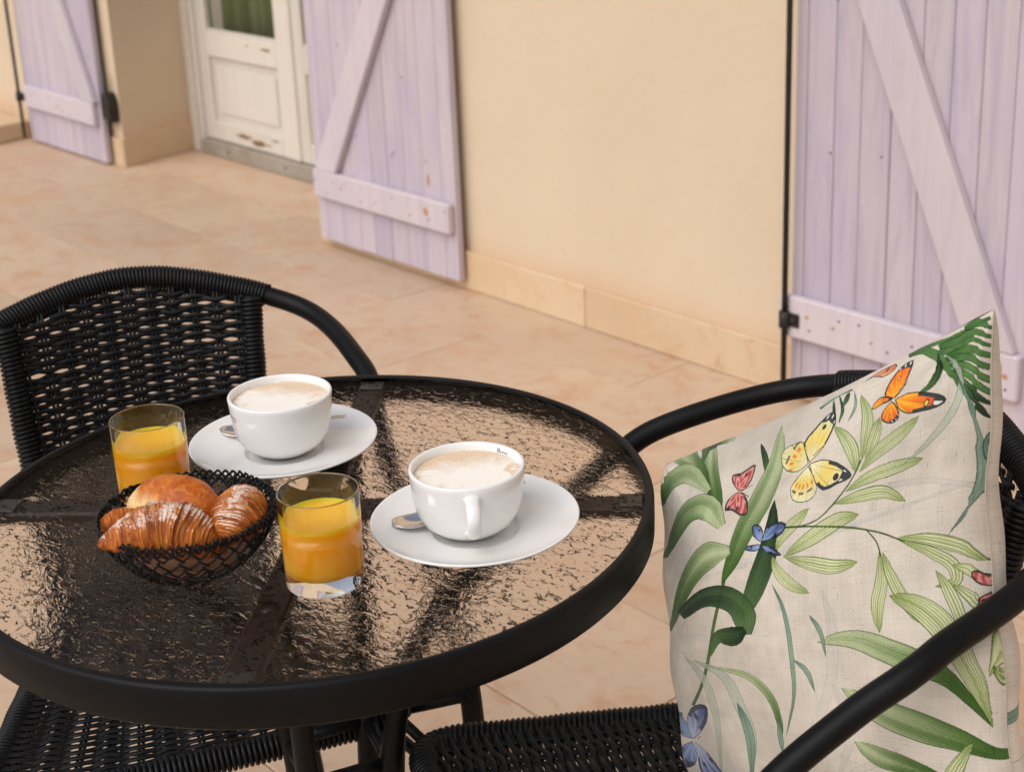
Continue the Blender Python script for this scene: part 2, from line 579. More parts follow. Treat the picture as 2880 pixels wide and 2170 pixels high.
me = mesh("ground", [(-120, -120, -.03), (120, -120, -.03), (120, 120, -.03), (-120, 120, -.03)], [(0, 1, 2, 3)], False)
tag(link("ground", me, M['tile']), kind="structure")
fl = tag(link("terrace_floor", box_mesh("terrace_floor", -11, 6, -6, 2.90, -.028, -.0035), M['bed']), kind="structure")
TL_, TW = .93, .3455
rows_off = {0: -2.265, 1: -2.79, 2: -1.664 - .62, 3: -1.327}
tile_cache = {}
def tile(x0, x1, y0, y1):
    w, h = round(x1 - x0, 3), round(y1 - y0, 3)
    k = (w, h)
    if k not in tile_cache:
        tile_cache[k] = box_mesh("tile", -w / 2 + .0013, w / 2 - .0013, -h / 2 + .0013, h / 2 - .0013, -.02, 0, .0011)
        tile_cache[k].materials.append(M['tile'])
    o = link("tile", tile_cache[k], None, fl, ((x0 + x1) / 2, (y0 + y1) / 2, random.uniform(-.0006, .0006)))
yj = [2.900, 2.583, 2.2385, 1.893, 1.547, 1.226]
while yj[-1] > -1.6: yj.append(yj[-1] - TW)
for r in range(len(yj) - 1):
    off = [-2.3, -2.265, -2.79, -1.664, -1.327, -2.0][r] if r < 6 else -2.265 + (r % 2) * .46 + (r % 3) * .07
    if r < 2:
        xs = [off + TL_ * k for k in range(-8, 6)]
    else:
        xs = [off + TL_ * k for k in range(-8, 5)]
    for a in xs:
        if a + TL_ < -8.5 or a > 1.9: continue
        if r == 0:
            x0, x1 = max(a, -5.36), min(a + TL_, -3.82)
            if x1 - x0 < .05: continue
            tile(x0, x1, yj[1], yj[0])
        else:
            tile(a, a + TL_, yj[r + 1], yj[r])

# ------------------------------------------------------------------ house wall
bm = bmesh.new()
def addp(poly, z0, z1):
    a = [bm.verts.new((x, y, z0)) for x, y in poly]; b = [bm.verts.new((x, y, z1)) for x, y in poly]
    bm.faces.new(a[::-1]); bm.faces.new(b)
    for i in range(len(poly)):
        bm.faces.new((a[i], a[(i + 1) % len(poly)], b[(i + 1) % len(poly)], b[i]))
addp([(-3.84, 2.465), (6, 2.465), (6, 3.0), (-3.84, 3.0)], -.02, 3.4)
addp([(-12, 2.53), (-5.271, 2.53), (-5.350, 2.868), (-5.350, 3.0), (-12, 3.0)], -.02, 3.4)
addp([(-5.352, 2.50), (-3.838, 2.468), (-3.838, 3.0), (-5.352, 3.0)], 2.26, 3.4)
bmesh.ops.recalc_face_normals(bm, faces=bm.faces[:])
me = bpy.data.meshes.new("house_wall"); bm.to_mesh(me); bm.free()
wall = tag(link("house_wall", me, M['stucco']), "peach stucco house wall with stone skirting behind the lavender shutters", "wall")
sk_cache = {}
xb = [-3.56, -2.632, -1.70, -.77, .16, 1.09, 2.02]
xb = [-3.838] + xb
for a, b in zip(xb[:-1], xb[1:]):
    link("skirting_tile", box_mesh("skirting_tile", a + .0012, b - .0012, 2.4515, 2.466, 0.0005, .111, .0028), M['skirting'], wall)
for a, b in ((-5.98, -5.271), (-6.91, -5.98), (-7.84, -6.91), (-8.77, -7.84)):
    link("skirting_tile", box_mesh("skirting_tile", a + .0012, b - .0012, 2.5165, 2.531, .0005, .108, .0028), M['skirting'], wall)
link("skirting_tile", plan_prism("skirting_tile", [(-5.2595, 2.5195), (-5.2715, 2.5195), (-5.352, 2.866), (-5.340, 2.866)], .0005, .108, .0015), M['skirting'], wall)

# low stone kerb at the far left
t = link("stone_step", plan_prism("stone_step", [(-7.4, 2.10), (-6.01, 2.10), (-6.09, 2.515), (-7.4, 2.515)], .0005, .075, .006), M['skirting'])
tag(t, "low beige stone step against the wall at the far left, beyond the farthest shutter", "step")

# dark back wall for the unseen room, added to block light
me = box_mesh("room_light_block", -5.6, -3.4, 3.001, 4.6, -.02, 2.6)
me.flip_normals()
tag(link("room_light_block", box_mesh("room_light_block", -5.7, -3.3, 3.30, 3.36, 0, 3.0), M['interior']), kind="structure")

# curtain
V, F = [], []
nx = 160
for j in range(2):
    for i in range(nx):
        x = -5.25 + 1.4 * i / (nx - 1)
        V.append((x, 2.972 + .016 * math.sin(x * 62 + .8 * math.sin(x * 9)) + .006 * math.sin(x * 31), .40 + j * 1.75))
for i in range(nx - 1): F.append((i, i + 1, nx + i + 1, nx + i))
t = link("curtain", mesh("curtain", V, F), M['curtain'])
sm = t.modifiers.new("thickness", 'SOLIDIFY'); sm.thickness = .0015
tag(t, "pleated olive green curtain hanging behind the glass of the white door", "curtain")

# ------------------------------------------------------------------ french door
door = tag(empty("french_door", (-4.6, 2.868, 0)), "weathered white painted french door with peeling bottom rail", "door")
DX, DY = -4.6, 2.868
def dbox(name, x0, x1, y0, y1, z0, z1, mt, parent=door, bev=.003):
    return link(name, box_mesh(name, x0 - DX, x1 - DX, y0 - DY, y1 - DY, z0, z1, bev), mt, parent)
dbox("door_frame", -5.349, -5.300, 2.858, 2.96, 0.001, 2.24, M['white_paint'])
dbox("door_frame", -5.2995, -5.268, 2.868, 2.96, 0.001, 2.24, M['white_paint'])
dbox("door_frame", -3.90, -3.842, 2.862, 2.96, 0.001, 2.24, M['white_paint'])
dbox("door_frame", -5.298, -3.902, 2.862, 2.96, 2.195, 2.24, M['white_paint'])
th = dbox("threshold", -5.2665, -3.903, 2.850, 2.962, 0.001, .058, M['threshold'], bev=.004)
for sx_ in (-5.06, -4.66, -4.26):
    s_ = MB(); s_.tube([(sx_ - DX, -.0185, .031), (sx_ - DX, -.0165, .031)], .006, sides=12)
    link("screw", s_.me("screw", False), M['iron'], th)
def leaf(xa, xb_, gl0, gl1):
    """one door leaf"""
    lf = dbox("door_leaf", xa, gl0, 2.878, 2.918, .060, 2.19, M['white_paint'], bev=.004)
    dbox("stile", gl1, xb_, 2.878, 2.918, .060, 2.19, M['white_paint'], lf, .004)
    dbox("bottom_rail", gl0 + .0005, gl1 - .0005, 2.8785, 2.9175, .061, .134, M['white_paint'], lf, .003)
    dbox("middle_rail", gl0 + .0005, gl1 - .0005, 2.8785, 2.9175, .389, .484, M['white_paint'], lf, .003)
    dbox("top_rail", gl0 + .0005, gl1 - .0005, 2.8785, 2.9175, 2.10, 2.189, M['white_paint'], lf, .003)
    dbox("door_panel", gl0 - .004, gl1 + .004, 2.892, 2.908, .130, .393, M['white_paint'], lf, .001)
    dbox("raised_panel", gl0 + .030, gl1 - .030, 2.886, 2.8925, .168, .355, M['white_paint'], lf, .005)
    dbox("glass_pane", gl0 - .006, gl1 + .006, 2.898, 2.902, .478, 2.106, M['pane'], lf, 0)
    dbox("glazing_bead", gl0 + .0003, gl1 - .0003, 2.884, 2.8965, .4845, .496, M['white_paint'], lf, .002)
    return lf
lf1 = leaf(-5.266, -4.622, -5.193, -4.702)
lf2 = leaf(-4.583, -3.905, -4.523, -3.985)
dbox("astragal", -4.6215, -4.5835, 2.868, 2.93, .060, 2.19, M['white_paint'], bev=.006)
def patch(cx, cz, pts, y, mt=M['bare']):
    V = [(cx + a - DX, y - DY, cz + b) for a, b in pts] + [(cx + a * .96 - DX, y + .002 - DY, cz + b * .96) for a, b in pts]
    n = len(pts)
    F = [tuple(range(n))] + [(i, (i + 1) % n, n + (i + 1) % n, n + i) for i in range(n)]
    return mesh("peeled_patch", V, F, False)
for cx, cz, sc, seed in ((-4.98, .100, .075, 1), (-4.87, .088, .085, 2), (-4.76, .112, .03, 5), (-5.19, .115, .012, 6), (-4.77, .452, .045, 3), (-4.9, .455, .02, 4)):
    rr = random.Random(seed)
    pts = []
    for k in range(22):
        a = 2 * PI * k / 22
        r_ = sc * rr.uniform(.45, 1)
        pts.append((r_ * math.cos(a), r_ * math.sin(a) * .16))
    y_ = 2.8782 if cx > -5.193 else 2.8777
    link("peeled_patch", patch(cx, cz, pts, y_ - .0006), M['bare'], lf1)

# ------------------------------------------------------------------ shutters
def shutter(label, x0, x1, yf, z0, bounds, rails, braces, rodx, kn, seed):
    rr = random.Random(seed)
    root = empty("shutter", (x0, yf, z0)); tag(root, label, "shutter", "lavender wooden shutters on the wall")
    top = 2.20
    def bx(name, a, b, ya, yb, za, zb, mt, bev=.002, par=root):
        return link(name, box_mesh(name, a - x0, b - x0, ya - yf, yb - yf, za - z0, zb - z0, bev), mt, par)
    bl = [x0] + bounds + [x1]
    for a, b in zip(bl[:-1], bl[1:]):
        dy = rr.uniform(-.0008, .0008)
        bx("plank", a + .0007, b - .0007, yf + dy, yf + .022 + dy, z0 + rr.uniform(0, .002), top, M['lavender'], .0022)
    xr0, xr1, rz = rails
    rl = None
    for (za, zb) in rz:
        rl = bx("batten", xr0, xr1, yf - .024, yf - .0010, za, zb, M['lavender_pale'], .004)
    for poly in braces:
        link("diagonal_brace", prism_mesh("diagonal_brace", [(x - x0, z - z0) for x, z in poly], -.0235, -.0011, .003), M['lavender_pale'], root)
    # nails
    nb = MB()
    for i, (a, b) in enumerate(zip(bl[:-1], bl[1:])):
        for (za, zb) in rz:
            x = (a + b) / 2 + rr.uniform(-.012, .012); z = rr.uniform(za + .02, zb - .02)
            if x < xr0 + .01 or x > xr1 - .01: continue
            nb.tube([(x - x0, -.0247, z - z0), (x - x0, -.0235, z - z0)], .0028, sides=8)
    for _ in range(9):
        x = rr.uniform(x0 + .05, x1 - .05); z = rr.uniform(.32, 1.1)
        nb.tube([(x - x0, -.0016, z - z0), (x - x0, .002, z - z0)], .0024, sides=8)
    link("nails", nb.me("nails", False), M['iron'], root)["kind"] = "stuff"
    for (x, z, w, h, y, mt) in kn:
        pts = []
        n = 14
        V = []
        for k in range(n):
            a = 2 * PI * k / n; q = rr.uniform(.6, 1.1)
            V.append((x - x0 + w * q * math.cos(a), y - yf - .0007, z - z0 + h * q * math.sin(a)))
        V += [(v[0], v[1] + .004, v[2]) for v in V]
        F = [tuple(range(n))] + [(i, (i + 1) % n, n + (i + 1) % n, n + i) for i in range(n)]
        link("knot", mesh("knot", V, F, False), M[mt], root)
    # locking rod on the free edge
    if rodx is not None:
        rd = MB(); rd.tube([(rodx - x0, -.032, 0.004 - z0 + .02), (rodx - x0, -.032, 2.12 - z0)], .0066, sides=14)
        ro = link("locking_rod", rd.me("locking_rod"), M['iron'], root)
        for zc in (sum(rz[0]) / 2 - .005, sum(rz[1]) / 2):
            b = box_mesh("rod_bracket", rodx - x0 - .008, rodx - x0 + .036, -.0285, -.0240, zc - z0 - .016, zc - z0 + .016, .002)
            br = link("rod_bracket", b, M['iron'], ro)
            cl = MB(); cl.tube([(rodx - x0, -.032, zc - z0 - .018), (rodx - x0, -.032, zc - z0 + .018)], .0125, sides=16)
            link("rod_collar", cl.me("rod_collar"), M['iron'], ro)
            cl = MB(); cl.tube([(rodx - x0 + .022, -.0335, zc - z0), (rodx - x0 + .022, -.028, zc - z0)], .0075, sides=12)
            link("bolt", cl.me("bolt"), M['iron'], ro)
    return root

# shutter between the door and the bare wall
br = [[(-3.757, .2555), (-3.652, .2555), (-3.652 + .595, 1.262), (-3.757 + .595, 1.262)]]
br = [[(-3.757, .2540), (-3.651, .2540), (-3.120, 1.150), (-3.120, 1.300), (-3.148, 1.300)]]
shutter("lavender plank shutter between the white door and the bare stucco wall", -3.782, -3.105, 2.420, .028,
        [-3.735, -3.651, -3.570, -3.491, -3.411, -3.330, -3.245, -3.162],
        (-3.768, -3.112, [(.168, .2535), (1.301, 1.386), (2.05, 2.135)]), br, None,
        [(-3.21, .218, .012, .013, 2.396, 'knot'), (-3.222, .300, .006, .022, 2.420, 'knot'), (-3.62, .215, .006, .005, 2.396, 'knot'), (-3.66, .226, .003, .003, 2.396, 'bare')], 3)
# shutter at the right
br = [[(-1.480, .2610), (-1.371, .2610), (-1.371 - .4545 * 1.0, 1.261), (-1.480 - .4545 * 1.0 + .012, 1.261)]]
shutter("lavender plank shutter with a black locking rod at the right edge of the view", -1.932, -1.325, 2.420, .028,
        [-1.902, -1.829, -1.762, -1.689, -1.621, -1.553, -1.486, -1.415],
        (-1.948, -1.358, [(.166, .260), (1.262, 1.356), (2.05, 2.135)]), br, -1.9250,
        [(-1.87, .222, .006, .005, 2.396, 'knot'), (-1.80, .214, .006, .004, 2.396, 'knot'), (-1.385, .215, .010, .006, 2.396, 'knot'), (-1.395, .228, .004, .012, 2.396, 'knot'), (-1.70, .205, .003, .003, 2.396, 'bare')], 5)
# farthest shutter
x1_, x0_ = -5.337, -6.007
br = [[(-5.455, .2450), (-5.347, .2450), (-5.347 - .4810, 1.246), (-5.455 - .4810 + .012, 1.246)]]
shutter("farthest lavender plank shutter, left of the white door", x0_, x1_, 2.485, .008,
        [-5.93, -5.85, -5.768, -5.686, -5.604, -5.522, -5.44],
        (-5.975, -5.362, [(.155, .244), (1.247, 1.336), (2.05, 2.135)]), br, -6.000,
        [(-5.68, .185, .006, .005, 2.461, 'knot'), (-5.63, .180, .006, .005, 2.461, 'knot'), (-5.56, .172, .007, .005, 2.461, 'knot')], 9)
# iron pintle on the wall corner beside the farthest shutter
hg = tag(empty("shutter_pintle", (-5.30, 2.53, .17)), "black iron shutter pintle on the wall corner beside the farthest shutter", "hinge")
link("hinge_plate", prism_mesh("hinge_plate", [(-.032, .02), (.022, 0), (.024, .035), (.026, .075), (.012, .11), (-.010, .118), (-.032, .10)], -.044, -.0005, .004), M['iron'], hg)
hk = MB(); hk.tube(crspline([(.03, -.03, .062), (.045, -.045, .066), (.056, -.05, .076), (.062, -.052, .092)], 4), .0035, sides=8)
link("hook", hk.me("hook"), M['iron'], hg)
hk = MB(); hk.tube([(-.012, -.03, -.01), (-.012, -.03, .19)], .006, sides=10)
link("pin", hk.me("pin"), M['iron'], hg)

# ------------------------------------------------------------------ table
TC = (-1.0429, 0.6403)
TZ = .70
table = tag(empty("bistro_table", (TC[0], TC[1], 0)), "round black bistro table with a rippled glass top, laid for breakfast", "table")
top = lathe("glass_top", [(0, TZ - .0030), (.2930, TZ - .0030), (.2930, TZ - .0080), (0, TZ - .0080)], 160)
top.polygons.foreach_set("use_smooth", [False] * len(top.polygons))
top.materials.append(M['table_top']); top.materials.append(M['table_relief'])
for p_ in top.polygons:
    c_ = sum((top.vertices[i].co.z for i in p_.vertices)) / len(p_.vertices)
    p_.material_index = 1 if c_ < TZ - .0070 else 0
link("glass_top", top, None, table)
rim = lathe("rim", [(.2916, TZ - .0028), (.2916, TZ - .0010), (.2930, TZ), (.2972, TZ), (.2992, TZ - .0012), (.3, TZ - .0035), (.3002, TZ - .016), (.3, TZ - .0325), (.2985, TZ - .0342), (.2955, TZ - .0342), (.2945, TZ - .0335), (.2945, TZ - .0085), (.2932, TZ - .0082), (.2932, TZ - .0029)], 192, close=True)
link("rim", rim, M['black_metal'], table)
d45 = Vector((.713, .701))
d135 = Vector((-.701, .713))
for dd, zz in ((d45, TZ - .0212), (d135, TZ - .0213)):
    nrm = Vector((-dd.y, dd.x))
    for sg in ((-1, 1) if dd is d135 else (1,)):
        a0, a1 = (-.2935, .2935) if dd is d45 else ((.0145, .2935) if sg > 0 else (-.2935, -.0145))
        pl = [dd * a0 + nrm * -.0135, dd * a1 + nrm * -.0135, dd * a1 + nrm * .0135, dd * a0 + nrm * .0135]
        link("crossbar", plan_prism("crossbar", [(q.x, q.y) for q in pl], zz, zz + .011, .002), M['brown_bar'], table)
for dd in (d45, d135):
    nrm = Vector((-dd.y, dd.x))
    for sg in (-1, 1):
        c0 = dd * .2795 * sg
        pl = [c0 + dd * -.010 + nrm * -.012, c0 + dd * .010 + nrm * -.012, c0 + dd * .010 + nrm * .012, c0 + dd * -.010 + nrm * .012]
        link("pad", plan_prism("pad", [(q.x, q.y) for q in pl], TZ - .0099, TZ - .0082, .0004), M['pad'], table)
        bt = lathe("bolt", [(0, .003), (.006, .0026), (.0085, 0)], 20)
        link("bolt", bt, M['brown_bar'], table, (dd.x * .178 * sg, dd.y * .178 * sg, TZ - .0101))
for k in range(4):
    a = math.radians(45 + 90 * k)
    tw = math.radians(-19)
    def pp(r, z, da=0.0):
        return (r * math.cos(a + da), r * math.sin(a + da), z)
    path = crspline([pp(.165, TZ - .023), pp(.150, TZ - .06), pp(.085, .56, tw * .5), pp(.056, .45, tw), pp(.052, .36, tw), pp(.085, .22, tw), pp(.16, .08, tw), pp(.215, .012, tw)], 8)
    lg = MB(); lg.tube(path, .0105, sides=14)
    lo = link("leg", lg.me("leg"), M['black_metal'], table)
    ft = lathe("foot_cap", [(0, 0), (.013, 0), (.014, .004), (.0135, .022), (0, .022)], 20)
    q = pp(.215, 0, tw)
    link("foot_cap", ft, M['rubber'], lo, (q[0], q[1], 0.0005))
for zz in (.436, .335):
    for k in range(4):
        a = math.radians(45 + 90 * k - 19); b = a + PI / 2
        r_ = .0535
        br_ = MB(); br_.tube([(r_ * math.cos(a), r_ * math.sin(a), zz), (r_ * math.cos(b), r_ * math.sin(b), zz)], .0065, sides=10)
        link("tie_bar", br_.me("tie_bar"), M['black_metal'], table)
# ------------------------------------------------------------------ chairs
def make_chair():
    root = empty("rattan_armchair")
    half = [(.182, -.271, .725), (.231, -.130, .690), (.229, -.060, .656), (.228, .015, .608), (.248, .10, .535), (.262, .155, .42), (.262, .172, .12), (.262, .178, .012)]
    ctr = [(-a, b, c) for a, b, c in half[::-1]] + [(0, -.320, .766)] + half
    loop = resample(crspline(ctr, 16), .008)
    tb = MB(); tb.tube(loop, .0112, sides=16)
    tube_o = link("frame_tube", tb.me("frame_tube"), M['black_metal'], root)
    for sx in (-1, 1):
        c = lathe("foot_cap", [(0, 0), (.0135, 0), (.0145, .004), (.0135, .028), (0, .028)], 20)
        link("foot_cap", c, M['rubber'], tube_o, (sx * .262, .178, .0005))
    # wrapped part of the back tube
    i0 = np.argmin(np.abs(loop[:, 0] + .158) + 5 * (loop[:, 2] < .70)); i1 = np.argmin(np.abs(loop[:, 0] - .158) + 5 * (loop[:, 2] < .70))
    seg = loop[i0:i1 + 1]
    w = MB(); w.tube(coil(seg, .0122, .0042, per=14, jit=.03), .0021, sides=6)
    link("wrapping", w.me("wrapping"), M['rattan'], tube_o)
    # post and rear leg in one
    def post(z):  # x,y at height z
        t = (z - .425) / .325
        return .118 + .019 * t, -.198 - .085 * t - .006 * math.sin(PI * max(0, min(1, t)))
    for sx in (-1, 1):
        pts = [(sx * post(z)[0], post(z)[1], z) for z in (.738, .68, .60, .52, .43)] + [(sx * .128, -.205, .34), (sx * .15, -.235, .15), (sx * .165, -.262, .012)]
        P = resample(crspline(pts, 8), .01)
        lg = MB(); lg.tube(P, .0095, sides=12)
        lo = link("rear_leg", lg.me("rear_leg"), M['black_metal'], root)
        up_ = P[P[:, 2] > .40]
        w = MB(); w.tube(coil(up_, .0108, .0052, per=12, jit=.05), .0024, sides=6)
        link("wrapping", w.me("wrapping"), M['rattan'], lo)
        c = lathe("foot_cap", [(0, 0), (.0115, 0), (.0125, .004), (.0115, .024), (0, .024)], 18)
        link("foot_cap", c, M['rubber'], lo, (sx * .165, -.262, .0005))
    # woven back
    def ytube(x):
        s = loop[i0:i1 + 1]
        o = np.argsort(s[:, 0])
        return np.interp(x, s[o, 0], s[o, 2]), np.interp(x, s[o, 0], s[o, 1])
    def ysurf(x, z):
        wx, yy = post(min(z, .75))
        return yy - .026 * (1 - (x / max(wx, .01)) ** 2) * min(1, (z - .42) / .15)
    st = .0238
    mb = MB()
    for k in range(-5, 6):
        x0 = k * st
        zt = ytube(x0)[0]
        for dx in (-.0021, .0021):
            P = [(x * (.90 + .13 * (z - .42) / .34) + dx, ysurf(x, z), z) for z in np.linspace(.415, zt - .006, 16) for x in (x0,)]
            mb.tube(P, .0019, sides=6)
    bk = link("backrest", mb.me("backrest"), M['rattan'], root)
    rows = []
    z = .432; i = 0
    while z < .752:
        wx = post(min(z, .75))[0] - .004
        # below the arch
        xs = np.linspace(-wx, wx, 60)
        ok = xs[[ytube(x)[0] - .0125 > z for x in xs]]
        if len(ok) > 8:
            a, b = ok[0], ok[-1]
            n = max(12, int((b - a) / st * 8))
            X = np.linspace(a, b, n)
            sc = .90 + .13 * (z - .42) / .34
            slope = random.uniform(-.0022, .0022)
            P = [(x, ysurf(x, z) + .0020 * math.cos(PI * x / (st * sc) + PI * (i % 2)), z + slope * x / .13 + .0006 * math.sin(40 * x + i) + .0010 * math.cos(2 * PI * x / (st * sc)) * (1 if i % 2 else -1)) for x in X]
            s_ = MB(); s_.tube(P, .0017, r2=.0033, sides=8, ref=(0, 1, 0))
            link("strand", s_.me("strand"), M['rattan'], bk)
        z += .0053 if i % 2 == 0 else .0055
        i += 1
    # diagonal fill strands beneath the arch
    dm = MB()
    for sx in (-1, 1):
        for q in range(4):
            xs = np.linspace(.135 - q * .004, .02 + q * .012, 14)
            P = [(sx * x, ytube(x)[1] + .006 - .002 * q, min(ytube(x)[0] - .015, .7475 + (.135 - x) * (.23 - q * .03))) for x in xs]
            dm.tube(P, .0021, sides=6)
    link("edge_strands", dm.me("edge_strands"), M['rattan'], bk)
    # seat frame: rounded trapezoid
    def hw(y): return .163 + .27 * y
    pl = []
    yf, yb, r = .156, -.200, .048
    cor = [(-hw(yf), yf), (hw(yf), yf), (hw(yb), yb), (-hw(yb), yb)]
    rs = [.050, .050, .025, .025]
    for k in range(4):
        p0 = Vector(cor[k]); pa = Vector(cor[k - 1]); pb = Vector(cor[(k + 1) % 4])
        da = (pa - p0).normalized(); db = (pb - p0).normalized()
        rr_ = rs[k]
        A_, B_ = p0 + da * rr_, p0 + db * rr_
        for t in np.linspace(0, 1, 8):
            q = A_ * (1 - t) ** 2 + p0 * 2 * t * (1 - t) + B_ * t * t
            pl.append((q.x, q.y, .420))
    P = resample(np.array(pl), .008, True)
    sf = MB(); sf.tube(P, .0100, sides=12, closed=True)
    sfo = link("seat_frame", sf.me("seat_frame"), M['black_metal'], root)
    w = MB(); w.tube(coil(P, .0118, .0053, closed=True, per=12, jit=.05), .0025, sides=6)
    link("wrapping", w.me("wrapping"), M['rattan'], sfo)
    # woven seat
    def zs(x, y):
        h = max(.05, hw(y))
        e = max(0, 1 - (x / h) ** 2)
        return .4265 - .012 * e * (1 - ((y + .017) / .20) ** 4 * .8)
    mb = MB()
    for k in range(-8, 9):
        x0 = k * .0240
        ys = np.linspace(yb, yf, 26)
        pts = []
        for y in ys:
            x = x0 * hw(y) / hw(.0) if abs(k) > 0 else 0
            if abs(x) < hw(y) - .004: pts.append((x, y, zs(x, y)))
        if len(pts) > 4:
            for dx in (-.0020, .0020):
                mb.tube([(a + dx, b, c) for a, b, c in pts], .0018, sides=6)
    se = link("seat", mb.me("seat"), M['rattan'], root)
    y = yb + .016; i = 0
    while y < yf - .012:
        h = hw(y) + .002
        # keep inside the rounded front corners
        if y > yf - .05: h -= .050 - math.sqrt(max(0, .05 ** 2 - (y - (yf - .05)) ** 2)) * .96 - .001
        sc = hw(y) / hw(0)
        X = np.linspace(-h, h, int(h * 2 / .0240 * 8))
        sgn = 1 if i % 2 else -1
        Pq = []
        for x in X:
            e = min(1, (h - abs(x)) / .02)
            Pq.append((x, y + .0005 * math.sin(50 * x + i) + .0009 * math.cos(2 * PI * x / (.024 * sc)) * sgn * e, zs(x, y) + (.0024 * math.cos(PI * x / (.024 * sc)) * sgn) * e + (1 - e) * .005))
        s_ = MB(); s_.tube(Pq, .0016, r2=.0034, sides=8, ref=(0, 0, 1))
        link("strand", s_.me("strand"), M['rattan'], se)
        y += .0052; i += 1
    # stretchers and struts
    for nm, A_, B_, rr_ in (("stretcher", (-.137, -.215, .30), (.137, -.215, .30), .007),
                            ("side_stretcher", (-.262, .165, .30), (-.137, -.215, .30), .007),
                            ("side_stretcher", (.262, .165, .30), (.137, -.215, .30), .007),
                            ("strut", (-.258, .166, .432), (-.196, .140, .416), .0055),
                            ("strut", (.258, .166, .432), (.196, .140, .416), .0055)):
        s_ = MB(); s_.tube([A_, B_], rr_, sides=10)
        link(nm, s_.me(nm), M['black_metal'], root)
    return root
chair1 = make_chair()
tag(chair1, "black woven rattan armchair tucked under the table, with nothing on its seat", "chair", "black rattan armchairs at the table")
chair1.location = (-1.283, .614, 0); chair1.rotation_euler = (0, 0, -.398 - PI / 2)
chair2 = copy_tree(chair1)
chair2["label"] = "black woven rattan armchair at the right holding the leaf and butterfly print cushion"
chair2.location = (-.775, .779, 0); chair2.rotation_euler = (0, 0, -1.943 - PI / 2)

# ------------------------------------------------------------------ printed cushion
TL=(.184,-.068,.697);TR=(-.119,-.2,.914);BL=(.058,-.032,.44);BR=(-.283,-.145,.475)
def _lerp(a,b,t): return tuple(a[i]+(b[i]-a[i])*t for i in range(3))
def _sub(a,b): return tuple(a[i]-b[i] for i in range(3))
def _cr(a,b): return (a[1]*b[2]-a[2]*b[1],a[2]*b[0]-a[0]*b[2],a[0]*b[1]-a[1]*b[0])
def _nm(a):
    l=math.sqrt(sum(x*x for x in a)); return tuple(x/l for x in a)
NRM=_nm(_cr(_sub(_lerp(TR,BR,.5),_lerp(TL,BL,.5)),_sub(_lerp(TL,TR,.5),_lerp(BL,BR,.5))))
def cushion_point(u,v,side):
    # side +1 front, -1 back
    p=_lerp(_lerp(BL,BR,u),_lerp(TL,TR,u),v)
    e=_nm(_sub(_lerp(TL,TR,.5),_lerp(BL,BR,.5))); w=_nm(_sub(_lerp(TR,BR,.5),_lerp(TL,BL,.5)))
    top=-.012*math.sin(math.pi*u**.8)*v**2
    if u>.5: pass
    bot=.012*math.sin(math.pi*u)*(1-v)**2
    lf=.004*math.sin(math.pi*v)*(1-u)**2; rt=(-.020*(.45+.75*v)*math.sin(math.pi*v)+.0022*math.sin(15*v+1)+.0014*math.sin(33*v))*u**2
    a=max(0.,16*u*(1-u)*v*(1-v))
    q=min(1.,a)
    T=(.072*q**.5 if side>0 else .082*q**.40)
    cpull=-.008*((1-u)**7)*(v**7)
    top+=cpull; lf-=cpull*.9; T*=1
    wr=.0026*math.sin(17*u+7*v+2*math.sin(6*v))*math.sin(math.pi*u)*math.sin(math.pi*v)
    # creases running in from the seams
    for (s_,k_,w_,ph_) in ((u,v,13,.3),(1-u,v,17,1.1),(1-v,u,15,2.0),(v,u,12,.7)):
        wr+=.0032*math.exp(-s_/.11)*math.sin(w_*k_*1.7+ph_+3*s_)*min(1.,s_*30)
    # puckers fanning out of the upper corners
    for (cu_,cv_,n_) in ((1,1,9),(0,1,7)):
        dx,dy=abs(u-cu_),abs(v-cv_); rr_=math.hypot(dx,dy)
        wr+=.0034*math.exp(-rr_/.22)*math.sin(n_*math.atan2(dy,dx+1e-6)*1.6)*min(1.,rr_*12)
    T=(T+wr)*side
    return tuple(p[i]+e[i]*(top+bot)+w[i]*(lf+rt)+NRM[i]*T for i in range(3))

